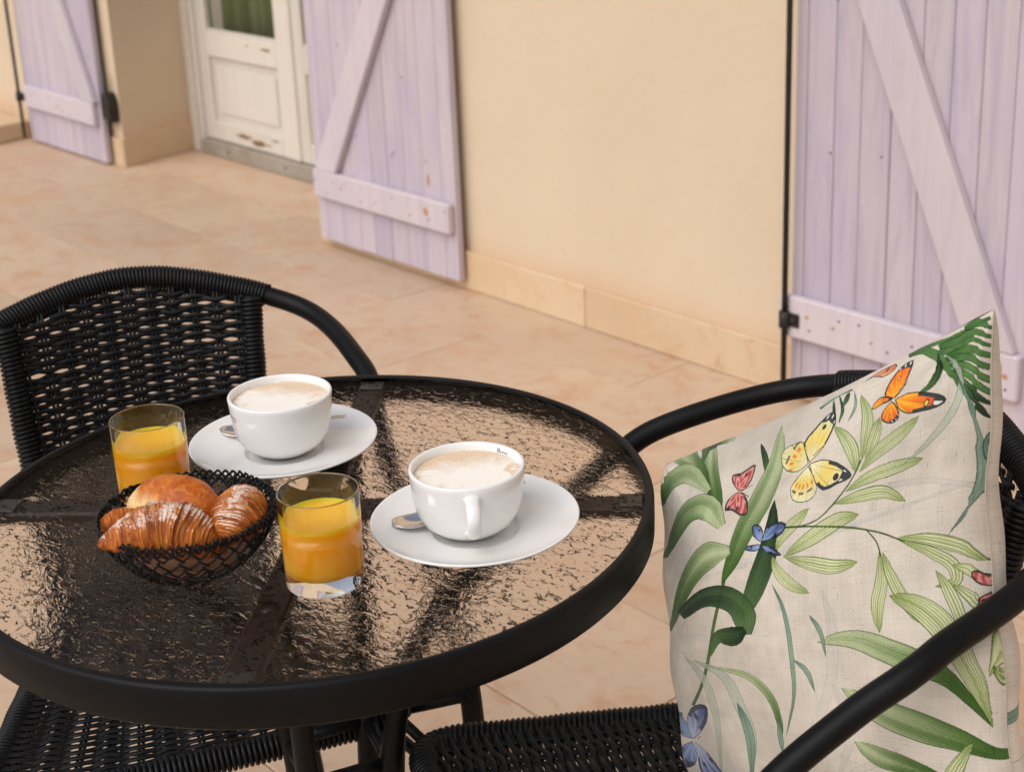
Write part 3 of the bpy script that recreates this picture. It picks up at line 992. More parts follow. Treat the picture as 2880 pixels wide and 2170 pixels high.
LEAVES=[["p",[41,922,63,889,55,862,96,834,109,809,120,784,130,758,138,732,144,707,146,682,383,682,132,627,118,597,114,565],[41,922,116,888,149,861,175,835,194,809,207,782,216,756,222,728,224,701,219,674,206,647,187,620,161,593,114,565]],["p",[243,912,234,894,233,874,233,854,231,833,226,812,217,789,203,765,189,740,177,715,166,689,155,663,144,637,141,608],[243,912,259,886,267,864,273,842,276,819,275,796,271,773,263,749,251,725,236,702,219,678,199,655,177,631,141,608]],["p",[195,508,161,489,129,468,93,444,55,416,-2,378,-53,339,-116,294,-196,241,-257,195,-257,172,-213,167,-138,174,-66,182],[195,508,186,487,168,466,276,481,133,424,120,402,109,378,99,352,5,300,45,293,-3,258,17,249,-26,215,-66,182]],["p",[179,726,160,720,143,712,238,712,114,694,103,684,97,673,98,664,102,655,107,647,114,639],[179,726,173,715,164,704,153,694,144,685,304,693,132,670,129,663,126,655,122,647,114,639]],["p",[199,694,183,687,170,678,159,669,149,660,142,651,137,641,135,632,136,624,137,616,141,608],[199,694,197,683,191,672,185,662,178,653,172,645,167,637,162,630,157,623,151,615,141,608]],["p",[189,640,177,636,168,631,162,626,821,711,875,716,149,607,149,600],[189,640,190,633,188,626,184,620,178,615,171,610,1191,756,149,600]],["p",[140,470,146,463,156,457,166,451,177,447,196,449,206,457,209,466,210,475,209,485,208,494],[140,470,158,468,172,464,184,460,191,458,187,457,186,458,191,464,196,474,201,484,208,494]],["p",[139,414,152,411,167,410,181,409,195,409,208,411,219,416,227,421,232,426,235,431,238,436],[139,414,157,417,174,419,188,420,199,421,207,422,211,423,216,425,223,429,230,433,238,436]],["p",[110,368,117,363,126,360,136,357,396,440,160,356,174,359,185,364,193,368,200,373,207,378],[110,368,127,370,140,370,152,369,161,368,168,369,173,369,179,371,188,373,197,376,207,378]],["p",[830,749,847,748,864,748,880,747,895,746,910,744,925,741,940,737,954,734,966,730,980,726,988,722,1002,717,1017,713],[825,760,843,759,860,758,876,757,892,756,908,754,924,751,938,747,953,743,966,739,979,735,988,731,1003,726,1018,722]],["p",[674,582,675,567,677,552,679,538,680,522,679,505,677,486,673,467,669,448,665,430,661,412,654,393,646,372,632,348,615,323,596,295,577,265,555,234,531,199,507,163],[674,582,683,569,691,555,697,541,700,525,702,507,701,488,699,468,696,449,692,430,686,411,679,390,668,367,653,344,635,319,614,293,593,265,569,234,540,200,507,163]],["p",[672,400,675,385,680,372,685,359,689,347,690,335,691,323,690,310,687,297,683,281,674,263,663,242,651,220,639,196],[672,400,685,391,696,381,705,370,713,357,717,344,718,330,717,315,712,299,704,281,692,262,676,241,659,219,639,196]],["p",[507,163,531,179,553,195,573,211,590,227,605,243,618,260,628,277,636,293,643,309,647,324],[507,163,521,182,538,200,554,216,570,232,584,247,597,262,610,278,622,294,634,310,647,324]],["p",[819,296,804,290,789,283,774,276,760,268,745,261,730,255,714,247,697,239,683,229,669,218,658,207,646,196,634,183],[819,296,807,286,793,276,779,267,765,258,749,249,733,241,717,234,702,227,689,220,676,212,664,203,650,193,634,183]],["k",[122,1000,168,967,197,942,217,919,235,898,252,878,268,859,283,841,298,824,313,807,327,790],[132,999,184,966,211,941,229,919,246,898,262,879,278,860,293,843,307,825,322,809,336,792]],["s",[364,621,354,596,343,570,331,543,319,516,307,487,296,458,284,429,273,403,262,382,251,363,240,346,228,329,214,313,199,299,183,284,164,268],[374,619,364,594,353,568,342,541,330,515,318,487,307,457,296,429,285,403,274,381,264,362,253,345,241,329,227,313,213,298,198,284,180,268]],["k",[436,933,440,923,446,913,451,904,456,895,461,886,465,876,470,867,474,857,479,846,485,836],[436,933,451,922,461,912,470,902,477,893,482,883,485,873,487,863,487,854,487,845,485,836]],["k",[521,785,510,764,505,741,499,719,492,699,483,681,474,664,464,647,454,630,445,613,437,596,429,579,422,565,418,553,414,543,412,532,412,521],[521,785,535,758,544,733,549,709,548,686,544,665,536,646,527,628,517,611,506,595,494,578,480,563,467,550,453,540,440,532,427,526,412,521]],["g",[488,960,489,938,490,915,489,894,483,875,474,857,461,839,448,820,437,803,427,789,416,774,407,757,398,736,390,714,383,692,375,671,369,654,363,638,359,623,357,607],[488,960,512,929,524,903,532,877,533,853,530,830,522,808,513,789,504,770,492,755,481,741,469,727,457,711,444,693,430,673,416,655,401,640,388,628,374,617,357,607]],["g",[179,1019,185,1002,204,983,222,962,227,943,235,920,247,895,262,869,277,842,296,816,316,792],[217,1006,243,983,265,961,275,944,284,927,293,908,303,888,316,864,329,839,338,815,342,791]],["g",[303,984,281,993,270,998,259,1001,249,1004,240,1005,234,1004,228,1002,225,999,224,996,233,989],[303,984,303,978,297,977,290,977,284,977,278,977,273,978,261,980,254,981,246,983,233,989]],["k",[250,989,224,996,209,1000,195,1003,192,1002,173,999,190,988,198,974,209,960,217,948,222,937],[250,989,247,981,246,976,239,975,234,973,231,971,233,966,232,959,231,951,229,943,222,937]],["g",[-27,1057,-5,1033,18,1015,38,1000,67,981,81,968,106,954,134,942,158,930,184,916,211,898,237,876,263,854,290,835],[-27,1057,5,1056,33,1049,55,1040,81,1029,104,1016,132,1000,178,975,218,951,242,927,259,904,272,880,283,857,290,835]],["k",[119,1015,131,1005,150,1000,164,996,184,992,161,998,160,999,168,991,196,975,211,961,224,948],[119,1015,123,1020,131,1023,144,1023,150,1020,179,1005,198,990,222,974,228,963,228,955,224,948]],["g",[285,858,266,878,245,900,219,924,172,949,107,968,67,969,62,956,26,946,38,925,15,907,33,881,18,860,0,840],[272,847,245,861,215,876,187,888,173,893,172,894,161,897,147,897,130,894,111,890,83,883,71,868,64,850,19,835]],["g",[363,755,355,771,346,790,332,811,301,834,263,848,231,848,203,842,173,829,138,810,118,783,103,751,88,718,30,683],[338,745,315,757,292,770,274,778,271,777,275,776,270,779,259,782,242,781,221,775,193,759,161,736,131,709,94,683]],["g",[383,698,365,704,345,710,317,716,285,712,255,699,230,681,207,660,187,636,168,608,148,577,124,541,91,502,7,451],[389,677,372,670,356,665,346,658,339,655,328,649,308,641,286,629,263,613,239,593,213,568,182,538,141,503,81,464]],["k",[191,512,227,525,257,538,281,547,300,551,316,552,333,550,348,547,359,544,367,541,375,537,381,531,386,525,387,519,392,510,398,496,404,482],[152,531,187,549,216,566,245,581,277,594,308,601,338,604,366,603,391,598,413,589,432,578,448,565,461,549,468,532,464,515,455,500,446,487]],["k",[419,504,406,503,394,502,383,502,378,502,375,501,366,499,350,497,329,491,310,479,300,465,295,450,291,437,287,423],[430,491,423,483,416,475,407,466,391,458,371,454,355,456,344,458,340,460,337,461,329,457,318,447,307,434,294,422]],["y",[663,904,670,891,679,880,687,871,694,862,700,855,705,848,710,841,715,834,720,827,725,819,730,812,735,803,742,795],[663,904,680,897,694,889,708,880,720,870,730,861,738,851,743,842,746,833,748,825,749,816,748,809,746,802,742,795]],["y",[719,948,721,937,726,926,731,915,735,906,738,897,740,888,743,878,744,868,746,858,748,847,749,837,750,826,753,815],[719,948,733,936,744,925,754,913,763,901,769,889,773,877,774,867,773,858,771,848,767,839,763,831,759,823,753,815]],["y",[787,886,779,882,774,877,771,871,769,864,767,857,765,849,763,839,762,829,761,819,763,807],[787,886,793,876,794,868,795,860,793,852,791,845,787,837,782,829,777,821,770,814,763,807]],["y",[880,863,864,863,851,860,839,857,828,854,818,850,808,846,797,842,786,837,777,830,769,822,762,814,755,805,751,794],[880,863,876,853,868,846,859,839,849,833,839,828,827,823,816,819,806,816,795,812,785,807,774,803,763,798,751,794]],["y",[896,788,884,792,871,795,858,796,844,797,828,798,812,797,796,796,781,793,768,790,755,785,744,778,733,771,724,763],[896,788,888,782,879,779,868,777,857,774,845,773,830,771,814,770,799,770,784,768,770,767,755,765,740,763,724,763]],["y",[872,720,864,729,854,738,842,746,828,754,811,759,794,761,778,761,764,760,751,759,737,756,724,753,711,749,699,744],[872,720,859,722,847,726,836,730,826,733,817,734,805,735,792,736,777,736,762,737,747,738,732,739,716,741,699,744]],["s",[751,817,747,808,743,800,736,788,727,775,714,761,697,745,678,730,663,722,649,719,632,716,612,716,590,716],[754,815,750,807,746,798,739,787,730,773,717,759,700,742,681,728,665,720,651,716,634,714,613,713,591,713]],["y",[636,747,622,747,610,744,599,740,588,736,578,731,569,726,559,720,551,713,545,705,541,696,539,688,539,680,540,671],[636,747,633,738,627,731,621,724,613,717,605,711,597,706,588,701,579,696,572,691,565,687,558,681,550,676,540,671]],["y",[766,714,751,720,738,724,724,726,708,726,692,722,675,717,658,710,641,702,625,694,610,686,594,677,579,667,564,655],[766,714,757,707,747,704,737,701,727,697,715,693,700,687,684,681,666,674,647,669,629,665,609,661,588,657,564,655]],["y",[763,628,749,633,735,635,723,636,711,637,699,639,687,642,672,645,657,648,640,650,624,652,606,654,588,655,568,655],[763,628,752,621,740,617,727,613,712,611,696,611,680,613,664,617,649,621,633,626,617,632,601,638,584,646,568,655]],["y",[642,577,634,585,623,591,614,597,605,602,596,607,586,614,576,621,567,627,559,633,551,639,545,646,537,654,527,661],[642,577,629,576,616,577,602,580,587,584,573,590,560,597,548,605,538,615,531,624,526,634,525,643,525,652,527,661]],["s",[535,719,587,714,635,709,678,703,719,696,756,689,786,682,810,675,832,667,851,659,869,650],[534,723,587,718,634,713,678,706,719,700,756,693,786,685,811,678,833,670,852,661,871,653]],["y",[1001,603,997,612,993,620,988,628,984,636,976,643,965,649,952,654,937,658,921,661,904,662,886,662,868,662,851,660],[1001,603,991,605,986,610,979,614,974,618,966,623,956,627,944,632,930,637,916,642,901,646,885,650,868,654,851,660]],["y",[924,572,934,569,945,567,955,567,964,570,970,579,971,590,970,601,965,611,957,620,947,627,934,634,921,640,907,644,892,648,877,651,861,654],[924,572,934,577,944,579,951,582,952,584,952,585,951,589,950,594,948,598,943,604,934,611,923,618,911,626,899,632,887,639,874,646,861,654]],["y",[799,498,806,509,809,520,811,530,814,540,816,550,820,560,823,572,826,584,826,596,824,609,822,620,818,632,813,643],[799,498,793,508,789,519,787,530,786,541,787,554,790,566,795,578,798,588,801,598,804,609,806,620,809,632,813,643]],["y",[888,514,887,525,883,534,879,544,874,553,869,563,862,573,855,584,849,594,843,603,837,612,833,621,827,631,820,640],[888,514,877,520,869,527,861,535,853,544,845,553,838,564,831,575,826,586,821,598,819,609,818,619,819,630,820,640]],["s",[782,685,792,676,800,667,807,659,810,650,812,642,814,633],[785,686,794,677,803,668,810,659,813,651,815,642,817,633]],["y",[965,492,969,499,971,506,971,513,971,522,969,531,966,542,962,552,958,562,953,571,948,579,942,586,935,593,927,599],[965,492,960,498,958,505,955,511,953,518,950,526,947,535,943,545,939,555,936,564,934,572,931,581,929,589,927,599]],["y",[1000,519,1000,527,998,534,995,541,990,547,988,554,981,559,975,564,969,568,962,571,954,573],[1000,519,992,521,989,526,983,531,978,536,975,541,971,546,966,552,962,558,957,565,954,573]],["y",[1000,574,998,581,995,586,991,591,986,596,984,600,980,603,974,604,969,605,963,605,957,605],[1000,574,992,574,986,576,984,579,979,582,976,585,972,588,969,591,964,595,961,599,957,605]],["y",[828,563,840,550,854,541,866,533,877,525,888,516,898,507,908,497,918,485,928,470,939,452,949,433,958,414,966,396,974,379,982,361,991,343],[828,563,848,566,866,565,885,562,903,556,919,548,933,538,946,525,957,509,967,491,974,470,978,448,984,426,987,405,988,384,990,364,991,343]],["g",[650,480,674,475,697,474,717,472,736,468,755,462,776,454,798,447,819,440,838,436,854,432,870,427,885,423,898,420,910,416,924,409,940,397,957,380,975,361,991,343],[650,480,674,490,698,498,723,502,750,503,777,499,803,493,826,486,846,481,864,476,880,470,896,464,909,457,920,450,932,441,944,429,956,412,969,390,981,367,991,343]],["g",[694,392,708,374,724,359,743,346,764,335,786,327,810,321,833,317,856,313,878,310,898,308,917,307,938,304,961,300,983,295,1006,291,1033,289],[694,392,722,391,747,387,771,382,794,377,817,374,840,370,862,366,883,361,901,356,918,350,935,344,953,336,972,325,991,313,1013,302,1033,289]],["g",[708,290,713,278,720,268,730,261,742,254,756,250,771,248,787,248,805,248,827,248,853,248,881,248,909,247,935,248],[708,290,727,292,742,291,756,290,769,288,782,287,795,285,810,284,827,281,846,277,869,272,892,265,915,258,935,248]],["y",[1002,501,999,493,997,485,996,477,995,469,994,462,993,455,992,447,990,439,989,431,989,423],[1002,501,1005,493,1007,486,1008,478,1008,470,1007,462,1005,453,1002,445,998,438,994,430,989,423]],["y",[994,440,994,427,997,414,1001,403,1005,391,1008,380,1011,368,1014,356,1017,344,1019,334,1021,327,1023,320,1024,313,1027,305],[994,440,1003,432,1011,422,1018,411,1024,399,1030,387,1034,374,1036,361,1038,349,1039,338,1038,329,1035,321,1032,313,1027,305]],["y",[960,321,945,311,933,299,920,287,907,273,895,257,885,241,877,224,870,206,864,189,859,171],[960,321,956,305,949,291,942,277,933,263,923,250,914,236,903,222,891,206,877,189,859,171]],["t",[526,601,534,585,544,570,553,555,560,538,565,518,568,496,569,473,569,450,569,428,569,406,568,383,564,360,556,337,543,313,528,287,511,260],[526,601,539,587,552,573,563,558,572,540,578,520,582,498,583,475,583,452,582,430,581,407,579,384,574,361,564,337,550,313,532,287,511,260]],["t",[638,534,641,526,645,519,650,512,653,505,657,498,659,490,661,480,662,470,664,460,666,450],[638,534,646,529,653,523,659,517,664,510,667,501,669,492,670,482,669,471,668,461,666,450]],["t",[580,441,585,435,591,430,597,425,603,421,607,415,612,409,616,401,620,393,624,385,630,377],[580,441,590,439,598,436,606,433,614,428,619,422,624,414,626,405,628,396,629,386,630,377]],["q",[166,409,185,394,206,381,224,369,238,354,249,337,256,317,261,295,263,269,261,238,251,199,233,152,206,99,174,41],[166,409,199,402,225,393,248,382,265,368,278,349,286,329,291,306,292,279,288,247,277,208,255,160,220,104,174,41]],["q",[216,404,248,393,279,385,304,376,322,364,335,349,345,329,352,308,359,287,367,269,374,254,378,237,379,218,373,191,360,159,341,122,314,80],[216,404,256,403,291,400,321,394,346,382,365,365,378,344,387,323,394,303,400,286,406,269,408,249,404,225,393,196,376,162,352,124,314,80]],["g",[281,396,315,391,349,388,381,384,408,379,429,372,448,363,463,353,475,342,484,329,490,313,492,297,493,283,493,273,492,263,489,254,488,244],[281,396,318,398,354,398,388,398,419,394,446,387,468,378,486,367,500,355,510,340,515,323,515,306,514,290,510,277,504,266,496,255,488,244]],["t",[365,314,363,295,364,278,367,262,368,246,369,228,367,208,363,185,357,160,350,133,342,105],[365,314,378,302,388,289,395,275,399,259,400,239,396,217,389,192,378,166,363,137,342,105]],["t",[501,299,494,288,490,278,486,267,483,257,482,248,481,241,480,234,481,228,482,222,484,217],[501,299,504,291,504,282,504,273,503,264,501,255,499,247,496,240,493,232,489,225,484,217]],["q",[75,311,-65,246,-162,193,-208,156,-170,145,-127,132,-98,111,-71,88,-57,62,-49,40,-68,7,-78,-17,-96,-44,-124,-77],[75,311,2,267,-66,224,-102,191,-99,170,-74,152,-55,129,-36,103,-27,75,-30,47,-45,17,-61,-9,-96,-45,-124,-77]],["m",[994,991,990,991,986,991,978,992,972,991,965,990,958,989,950,988,937,988,929,987,920,987,912,986,902,987,890,989,878,991,865,993,848,995,831,996,815,996,798,996],[999,984,995,984,991,983,985,984,980,983,975,982,966,981,952,982,944,981,936,980,927,979,914,980,904,980,899,980,888,982,875,983,861,984,846,984,830,984,814,984]],["m",[1002,972,997,976,994,980,987,985,976,992,967,997,959,998,953,999,948,998,943,996,939,993],[1001,967,995,971,988,974,986,977,981,979,977,980,974,981,967,982,959,982,950,984,942,986]],["m",[1009,954,1000,960,992,966,985,972,971,979,956,983,945,985,938,983,931,981,923,981,914,982,904,982,895,981,885,981],[1006,950,999,954,989,960,981,964,977,967,967,969,962,968,957,966,952,963,943,962,927,965,914,967,899,970,890,972]],["m",[1013,935,1003,943,993,952,980,961,968,968,957,971,949,969,941,966,927,966,916,966,906,968,896,971,891,971,882,972],[1011,932,1001,939,988,948,977,955,975,957,967,958,956,957,947,955,939,952,932,951,924,952,909,956,895,961,882,966]],["m",[1015,918,1006,925,999,933,990,940,980,948,970,954,954,958,947,957,939,957,929,955,920,952],[1010,915,1002,921,992,928,985,933,976,938,974,939,967,941,961,941,948,941,933,943,923,945]],["m",[1013,899,1007,906,1000,914,991,923,983,932,974,938,962,943,946,948,938,948,930,948,920,948],[1008,896,1001,903,991,911,988,917,976,924,969,928,961,931,959,931,949,933,931,938,921,941]],["m",[1010,879,1005,887,999,896,992,905,989,913,975,922,965,928,962,930,952,933,940,935,928,937],[1005,877,998,885,991,893,989,900,981,907,971,913,964,917,960,919,952,921,948,923,931,930]],["m",[1008,862,1003,870,998,878,993,887,987,896,985,902,975,909,965,915,959,919,956,921,945,925],[1003,860,997,868,991,876,985,884,984,890,978,896,971,901,964,905,956,909,953,913,945,919]],["k",[1004,845,1002,852,997,860,993,867,989,874,989,880,983,887,977,894,968,901,960,908,956,913],[1004,845,997,851,991,857,985,864,985,869,980,876,977,883,969,890,962,898,957,906,956,913]],["k",[1001,826,999,834,997,842,994,850,990,858,986,866,985,874,979,883,969,893,959,903,954,912],[1001,826,995,833,990,841,986,848,987,854,982,863,979,871,973,880,964,891,955,902,954,912]],["m",[814,986,825,983,834,982,843,980,849,978,857,973,864,968,875,961,891,952,907,943,912,936,921,927,936,916,949,905,953,895,960,884,971,873],[814,986,809,994,814,997,822,999,838,996,853,990,872,980,886,972,897,963,920,949,927,940,933,931,949,918,956,907,958,897,966,884,971,873]],["k",[887,967,889,959,897,950,903,942,902,937,903,932,899,928,897,923,894,920,891,916,888,912,880,909,875,906,870,902],[887,967,898,957,912,946,917,938,917,930,915,924,914,918,911,913,907,909,901,906,894,903,886,902,878,902,870,902]],["q",[908,959,925,947,930,940,938,931,952,920,955,909,956,897,955,885,953,875,948,866,942,857,935,849,926,840,917,831,906,822,896,813,885,806,874,798,862,792,850,784],[908,959,927,949,933,943,952,932,960,920,962,908,968,894,970,880,968,867,962,857,954,848,945,839,936,831,925,822,913,814,902,806,890,799,878,794,864,789,850,784]],["t",[953,914,957,898,968,880,977,863,979,848,983,832,986,816,989,800,988,785,991,769,993,754,994,739,993,726,991,715,987,705,987,694,980,683,973,672,964,661,955,650],[953,914,961,898,975,881,981,865,987,848,987,833,991,816,995,800,999,783,1002,767,1004,751,1004,736,1003,722,1000,711,995,700,988,690,984,679,976,669,966,660,955,650]],["t",[1003,819,1001,810,998,802,996,792,996,781,998,768,1002,754,1007,740,1010,725,1012,710,1013,694,1013,678,1012,663,1011,649,1010,636,1010,623,1009,610],[1003,819,1002,810,1001,800,1000,791,1001,780,1004,768,1008,754,1013,739,1016,725,1018,709,1018,693,1018,678,1016,662,1015,649,1013,636,1011,623,1009,610]],["t",[593,959,604,964,618,968,632,971,648,971,667,969,684,968],[585,965,598,969,610,974,625,976,642,976,659,975,675,974]],["k",[622,970,627,962,632,954,638,945,642,938,646,931,650,925,654,919,657,914,660,909,665,903],[622,970,633,960,642,951,649,942,654,934,658,928,661,922,662,917,664,912,665,908,665,903]],["k",[635,974,643,966,652,957,660,949,665,942,669,935,671,930,672,924,672,918,672,912,674,906],[635,974,649,965,660,955,670,947,676,939,680,932,682,925,681,920,679,915,677,910,674,906]],["k",[674,968,668,967,665,965,665,960,666,956,667,951,670,946,674,939],[674,968,681,961,683,955,684,951,684,947,681,944,678,941,674,939]],["t",[690,966,698,953,705,940,707,929,706,920,703,911,700,901],[690,966,704,951,713,938,716,926,713,916,707,908,700,901]],["g",[1033,564,1036,570,1036,576,1036,582,1035,588,1033,594,1029,598,1025,601,1021,602,1017,602,1013,601],[1033,564,1028,569,1024,574,1022,580,1020,584,1019,587,1018,589,1017,591,1016,593,1014,597,1013,601]]]
WINGS=[["o","w",[810,913,801,915,793,917,784,923,780,930,781,941,786,953,794,964,803,972,817,976,829,975,831,966,829,954,827,940,823,927,818,919]],["o","w",[814,910,829,911,845,912,866,908,883,903,902,896,925,888,935,881,938,875,934,870,925,867,909,866,885,869,865,871,851,874,840,880,831,887,824,897]],["o","w",[758,909,760,916,763,921,769,925,777,926,789,923,801,918,806,915,806,911,796,910,784,910,773,908,765,906,760,907]],["o","w",[805,909,797,902,790,895,789,887,792,879,801,872,812,867,822,866,830,869,833,874,833,881,827,892,818,902,811,906]],["c","w",[612,844,593,868,580,889,587,904,600,915,612,926,624,935,636,939,648,937,658,928,664,915,662,899,656,883,649,871,639,860,627,852]],["c","t",[610,843,596,836,581,832,563,835,545,842,531,855,522,870,521,883,526,894,539,898,556,899,568,900,581,893,595,870]],["c","w",[612,841,629,842,648,842,672,835,695,825,715,812,729,800,734,793,732,788,720,784,703,782,686,777,668,776,655,784,642,797,627,817]],["c","t",[611,838,597,829,584,820,574,811,568,800,571,787,579,774,595,766,613,762,630,762,644,768,650,777,648,791,633,813]],["r","d",[387,831,372,844,360,856,354,868,355,877,369,876,387,874,404,878,420,882,432,884,440,880,439,865,433,847,421,835,408,827,398,827]],["r","d",[388,828,370,823,356,815,350,801,352,788,362,786,376,785,391,777,406,768,422,765,433,767,434,779,430,795,423,807,412,817,401,823]],["b","d",[488,695,474,703,462,712,456,725,455,735,464,739,476,737,487,730,495,719,494,707]],["b","d",[490,696,497,712,506,725,519,732,535,734,556,732,571,725,571,716,561,706,544,700,524,697,507,696]],["b","d",[483,692,462,692,445,692,437,687,438,682,454,678,472,676,483,679,489,683,487,687]],["b","d",[490,689,510,686,528,681,547,670,559,661,557,659,547,659,528,663,508,669,498,678]],["b","d",[109,151,47,139,11,140,-25,143,-44,153,-23,177,37,210,79,220,72,204,97,196,99,178,104,164]],["v","d",[115,151,100,171,93,193,117,225,153,255,189,273,218,283,239,285,248,278,242,258,223,231,191,204,157,179,134,164]],["b","d",[106,143,41,109,16,89,-11,57,-35,24,-20,17,15,27,58,46,89,66,106,87,114,109,113,127]],["v","d",[121,145,148,138,173,128,194,106,204,82,203,62,186,46,139,32,102,34,105,64,114,98,117,122]],["r","d",[1004,560,993,566,987,572,982,580,982,588,986,591,989,591,995,586,1000,582,1007,589,1012,593,1016,583,1018,570,1015,561,1010,556,1007,557]],["r","d",[1004,556,996,551,989,546,988,538,988,531,993,529,1004,531,1011,542,1015,552,1011,555]],["f","t",[703,975,720,979,733,984,759,986,780,985,790,978,787,971,777,967,763,966,747,972,732,977,718,976]],["c","t",[1037,456,1029,460,1023,461,1021,450,1022,435,1028,415,1034,405,1035,425]]]
FEELERS=[[812,913,816,919,819,925,824,931,830,936],[812,913,820,919,826,926,827,930,829,932],[619,856,628,861,636,866,642,868,647,870],[401,824,408,820,415,816,422,812,429,808],[402,828,411,830,420,831,429,833,438,834],[141,161,146,164,151,167,156,171,161,174]]

def paint_print(S=1400):
    yy, xx = np.mgrid[0:S, 0:S]
    rng = np.random.RandomState(3)
    base = np.array([193, 183, 169.]) / 255
    img = np.ones((S, S, 3)) * base
    # linen: slubs in warp and weft
    w1 = rng.normal(0, 1, (S, 1)).repeat(S, 1) ; w2 = rng.normal(0, 1, (1, S)).repeat(S, 0)
    fine = rng.normal(0, 1, (S, S))
    lin = .010 * w1 + .010 * w2 + .018 * fine
    fl = np.zeros((S, S))
    for _ in range(1100):
        x, y = rng.randint(0, S, 2); n = rng.randint(6, 30)
        if rng.rand() < .62: fl[max(0, y - n):y, x:x + 1] -= rng.uniform(.06, .28) * (rng.rand(min(n, y), 1) > .3)
        else: fl[y:y + 1, max(0, x - n):x] -= rng.uniform(.06, .28) * (rng.rand(1, min(n, x)) > .3)
    pal = {'g': ((.15, .29, .05), (.74, .76, .60), (.07, .15, .04)), 'y': ((.32, .42, .12), (.76, .76, .60), (.15, .24, .06)),
           'k': ((.04, .12, .05), (.30, .42, .22), (.02, .06, .03)), 'm': ((.13, .29, .10), (.30, .45, .22), (.03, .12, .08)),
           't': ((.16, .30, .23), (.50, .58, .51), (.08, .18, .15)), 'q': ((.48, .53, .47), (.68, .69, .63), (.26, .35, .30)),
           'p': ((.63, .615, .58), (.72, .70, .665), (.52, .52, .50)), 's': ((.22, .30, .11), (.30, .38, .17), (.12, .2, .06))}
    sq = lambda c: np.array(c)
    def strip(L_, R_, kind, seed):
        dk, lt, ed = [sq(c) for c in pal[kind]]
        L_ = np.array(L_, float).reshape(-1, 2) / 1000 * S; R_ = np.array(R_, float).reshape(-1, 2) / 1000 * S
        n = len(L_)
        wid = np.linalg.norm(L_ - R_, axis=1).max()
        nv = max(2, int(wid / 7.0))
        ph = seed * 1.7
        for i in range(n - 1):
            q = np.array([L_[i], R_[i], R_[i + 1], L_[i + 1]])
            x0, y0 = np.floor(q.min(0)).astype(int) - 1; x1, y1 = np.ceil(q.max(0)).astype(int) + 2
            x0, y0 = max(0, x0), max(0, y0); x1, y1 = min(S, x1), min(S, y1)
            if x1 <= x0 or y1 <= y0: continue
            X, Y = np.meshgrid(np.arange(x0, x1) + .5, np.arange(y0, y1) + .5)
            for tri, st_ in (((0, 1, 2), ((0, 0), (1, 0), (1, 1))), ((0, 2, 3), ((0, 0), (1, 1), (0, 1)))):
                a, b, c = q[list(tri)]
                den = (b[1] - c[1]) * (a[0] - c[0]) + (c[0] - b[0]) * (a[1] - c[1])
                if abs(den) < 1e-6: continue
                l1 = ((b[1] - c[1]) * (X - c[0]) + (c[0] - b[0]) * (Y - c[1])) / den
                l2 = ((c[1] - a[1]) * (X - c[0]) + (a[0] - c[0]) * (Y - c[1])) / den
                l3 = 1 - l1 - l2
                m_ = (l1 >= -.01) & (l2 >= -.01) & (l3 >= -.01)
                if not m_.any(): continue
                s = l1 * st_[0][0] + l2 * st_[1][0] + l3 * st_[2][0]
                t = (i + l1 * st_[0][1] + l2 * st_[1][1] + l3 * st_[2][1]) / (n - 1)
                s_ = s[m_]; t_ = np.clip(t[m_], 0, 1)
                fine_ = .5 + .5 * np.cos(2 * PI * s_ * nv + ph)
                g = np.clip(.08 + 1.05 * t_ ** 1.3 + .22 * np.sin(9 * s_ + ph) * (1 - t_) , 0, 1) if kind in 'gk' else np.clip(.25 + .75 * np.sin(PI * t_), 0, 1) * .75 + .2
                if kind == 'g': g = np.clip((g - .15) * 1.25, 0, 1)
                g = g + (.62 if kind == 'g' else .40) * (fine_ - .5) * (1 if kind in 'gykm' else .4)
                mid = np.exp(-((s_ - .5) / .05) ** 2) * (.35 if kind in 'yt' else .15)
                g = np.clip(g - mid, 0, 1)[:, None]
                cc = dk * (1 - g) + lt * g if kind not in 'g' else lt * (1 - g) + dk * g
                hair = (fine_ < .16) if wid > 24 else (fine_ < 0)
                cc = np.where(hair[:, None] & (kind in 'gykm'), cc * .62 + ed * .38, cc)
                e = np.minimum(s_, 1 - s_) * wid * np.sin(PI * np.clip(t_, .02, .98)) ** .5
                e_ = np.clip(1.9 - e, 0, 1)[:, None] * .8
                cc = cc * (1 - e_) + ed * e_
                al = .5 if kind == 'p' else (.8 if kind == 'q' else .93)
                sub = img[y0:y1, x0:x1]
                sub[m_] = sub[m_] * (1 - al) + cc * al
    for k, (kind, L_, R_) in enumerate(LEAVES): strip(L_, R_, kind, k)
    wp = {'o': ((.93, .62, .10), (.86, .27, .07)), 'c': ((.84, .80, .60), (.86, .74, .30)), 'r': ((.80, .50, .46), (.62, .18, .20)),
          'b': ((.48, .56, .72), (.20, .28, .48)), 'v': ((.66, .68, .78), (.22, .28, .50)), 'f': ((.85, .68, .52), (.78, .36, .20))}
    for kk, (kind, mode, pts) in enumerate(WINGS):
        P = np.array(pts, float).reshape(-1, 2) / 1000 * S
        x0, y0 = np.maximum(0, np.floor(P.min(0)).astype(int) - 2); x1, y1 = np.minimum(S, np.ceil(P.max(0)).astype(int) + 3)
        X, Y = np.meshgrid(np.arange(x0, x1) + .5, np.arange(y0, y1) + .5)
        ins = np.zeros(X.shape, bool); dist = np.full(X.shape, 1e9)
        n = len(P)
        for i in range(n):
            a, b = P[i], P[(i + 1) % n]
            c = ((a[1] > Y) != (b[1] > Y)) & (X < (b[0] - a[0]) * (Y - a[1]) / (b[1] - a[1] + 1e-9) + a[0])
            ins ^= c
            d = b - a; tt = np.clip(((X - a[0]) * d[0] + (Y - a[1]) * d[1]) / (d @ d + 1e-9), 0, 1)
            dist = np.minimum(dist, np.hypot(X - a[0] - tt * d[0], Y - a[1] - tt * d[1]))
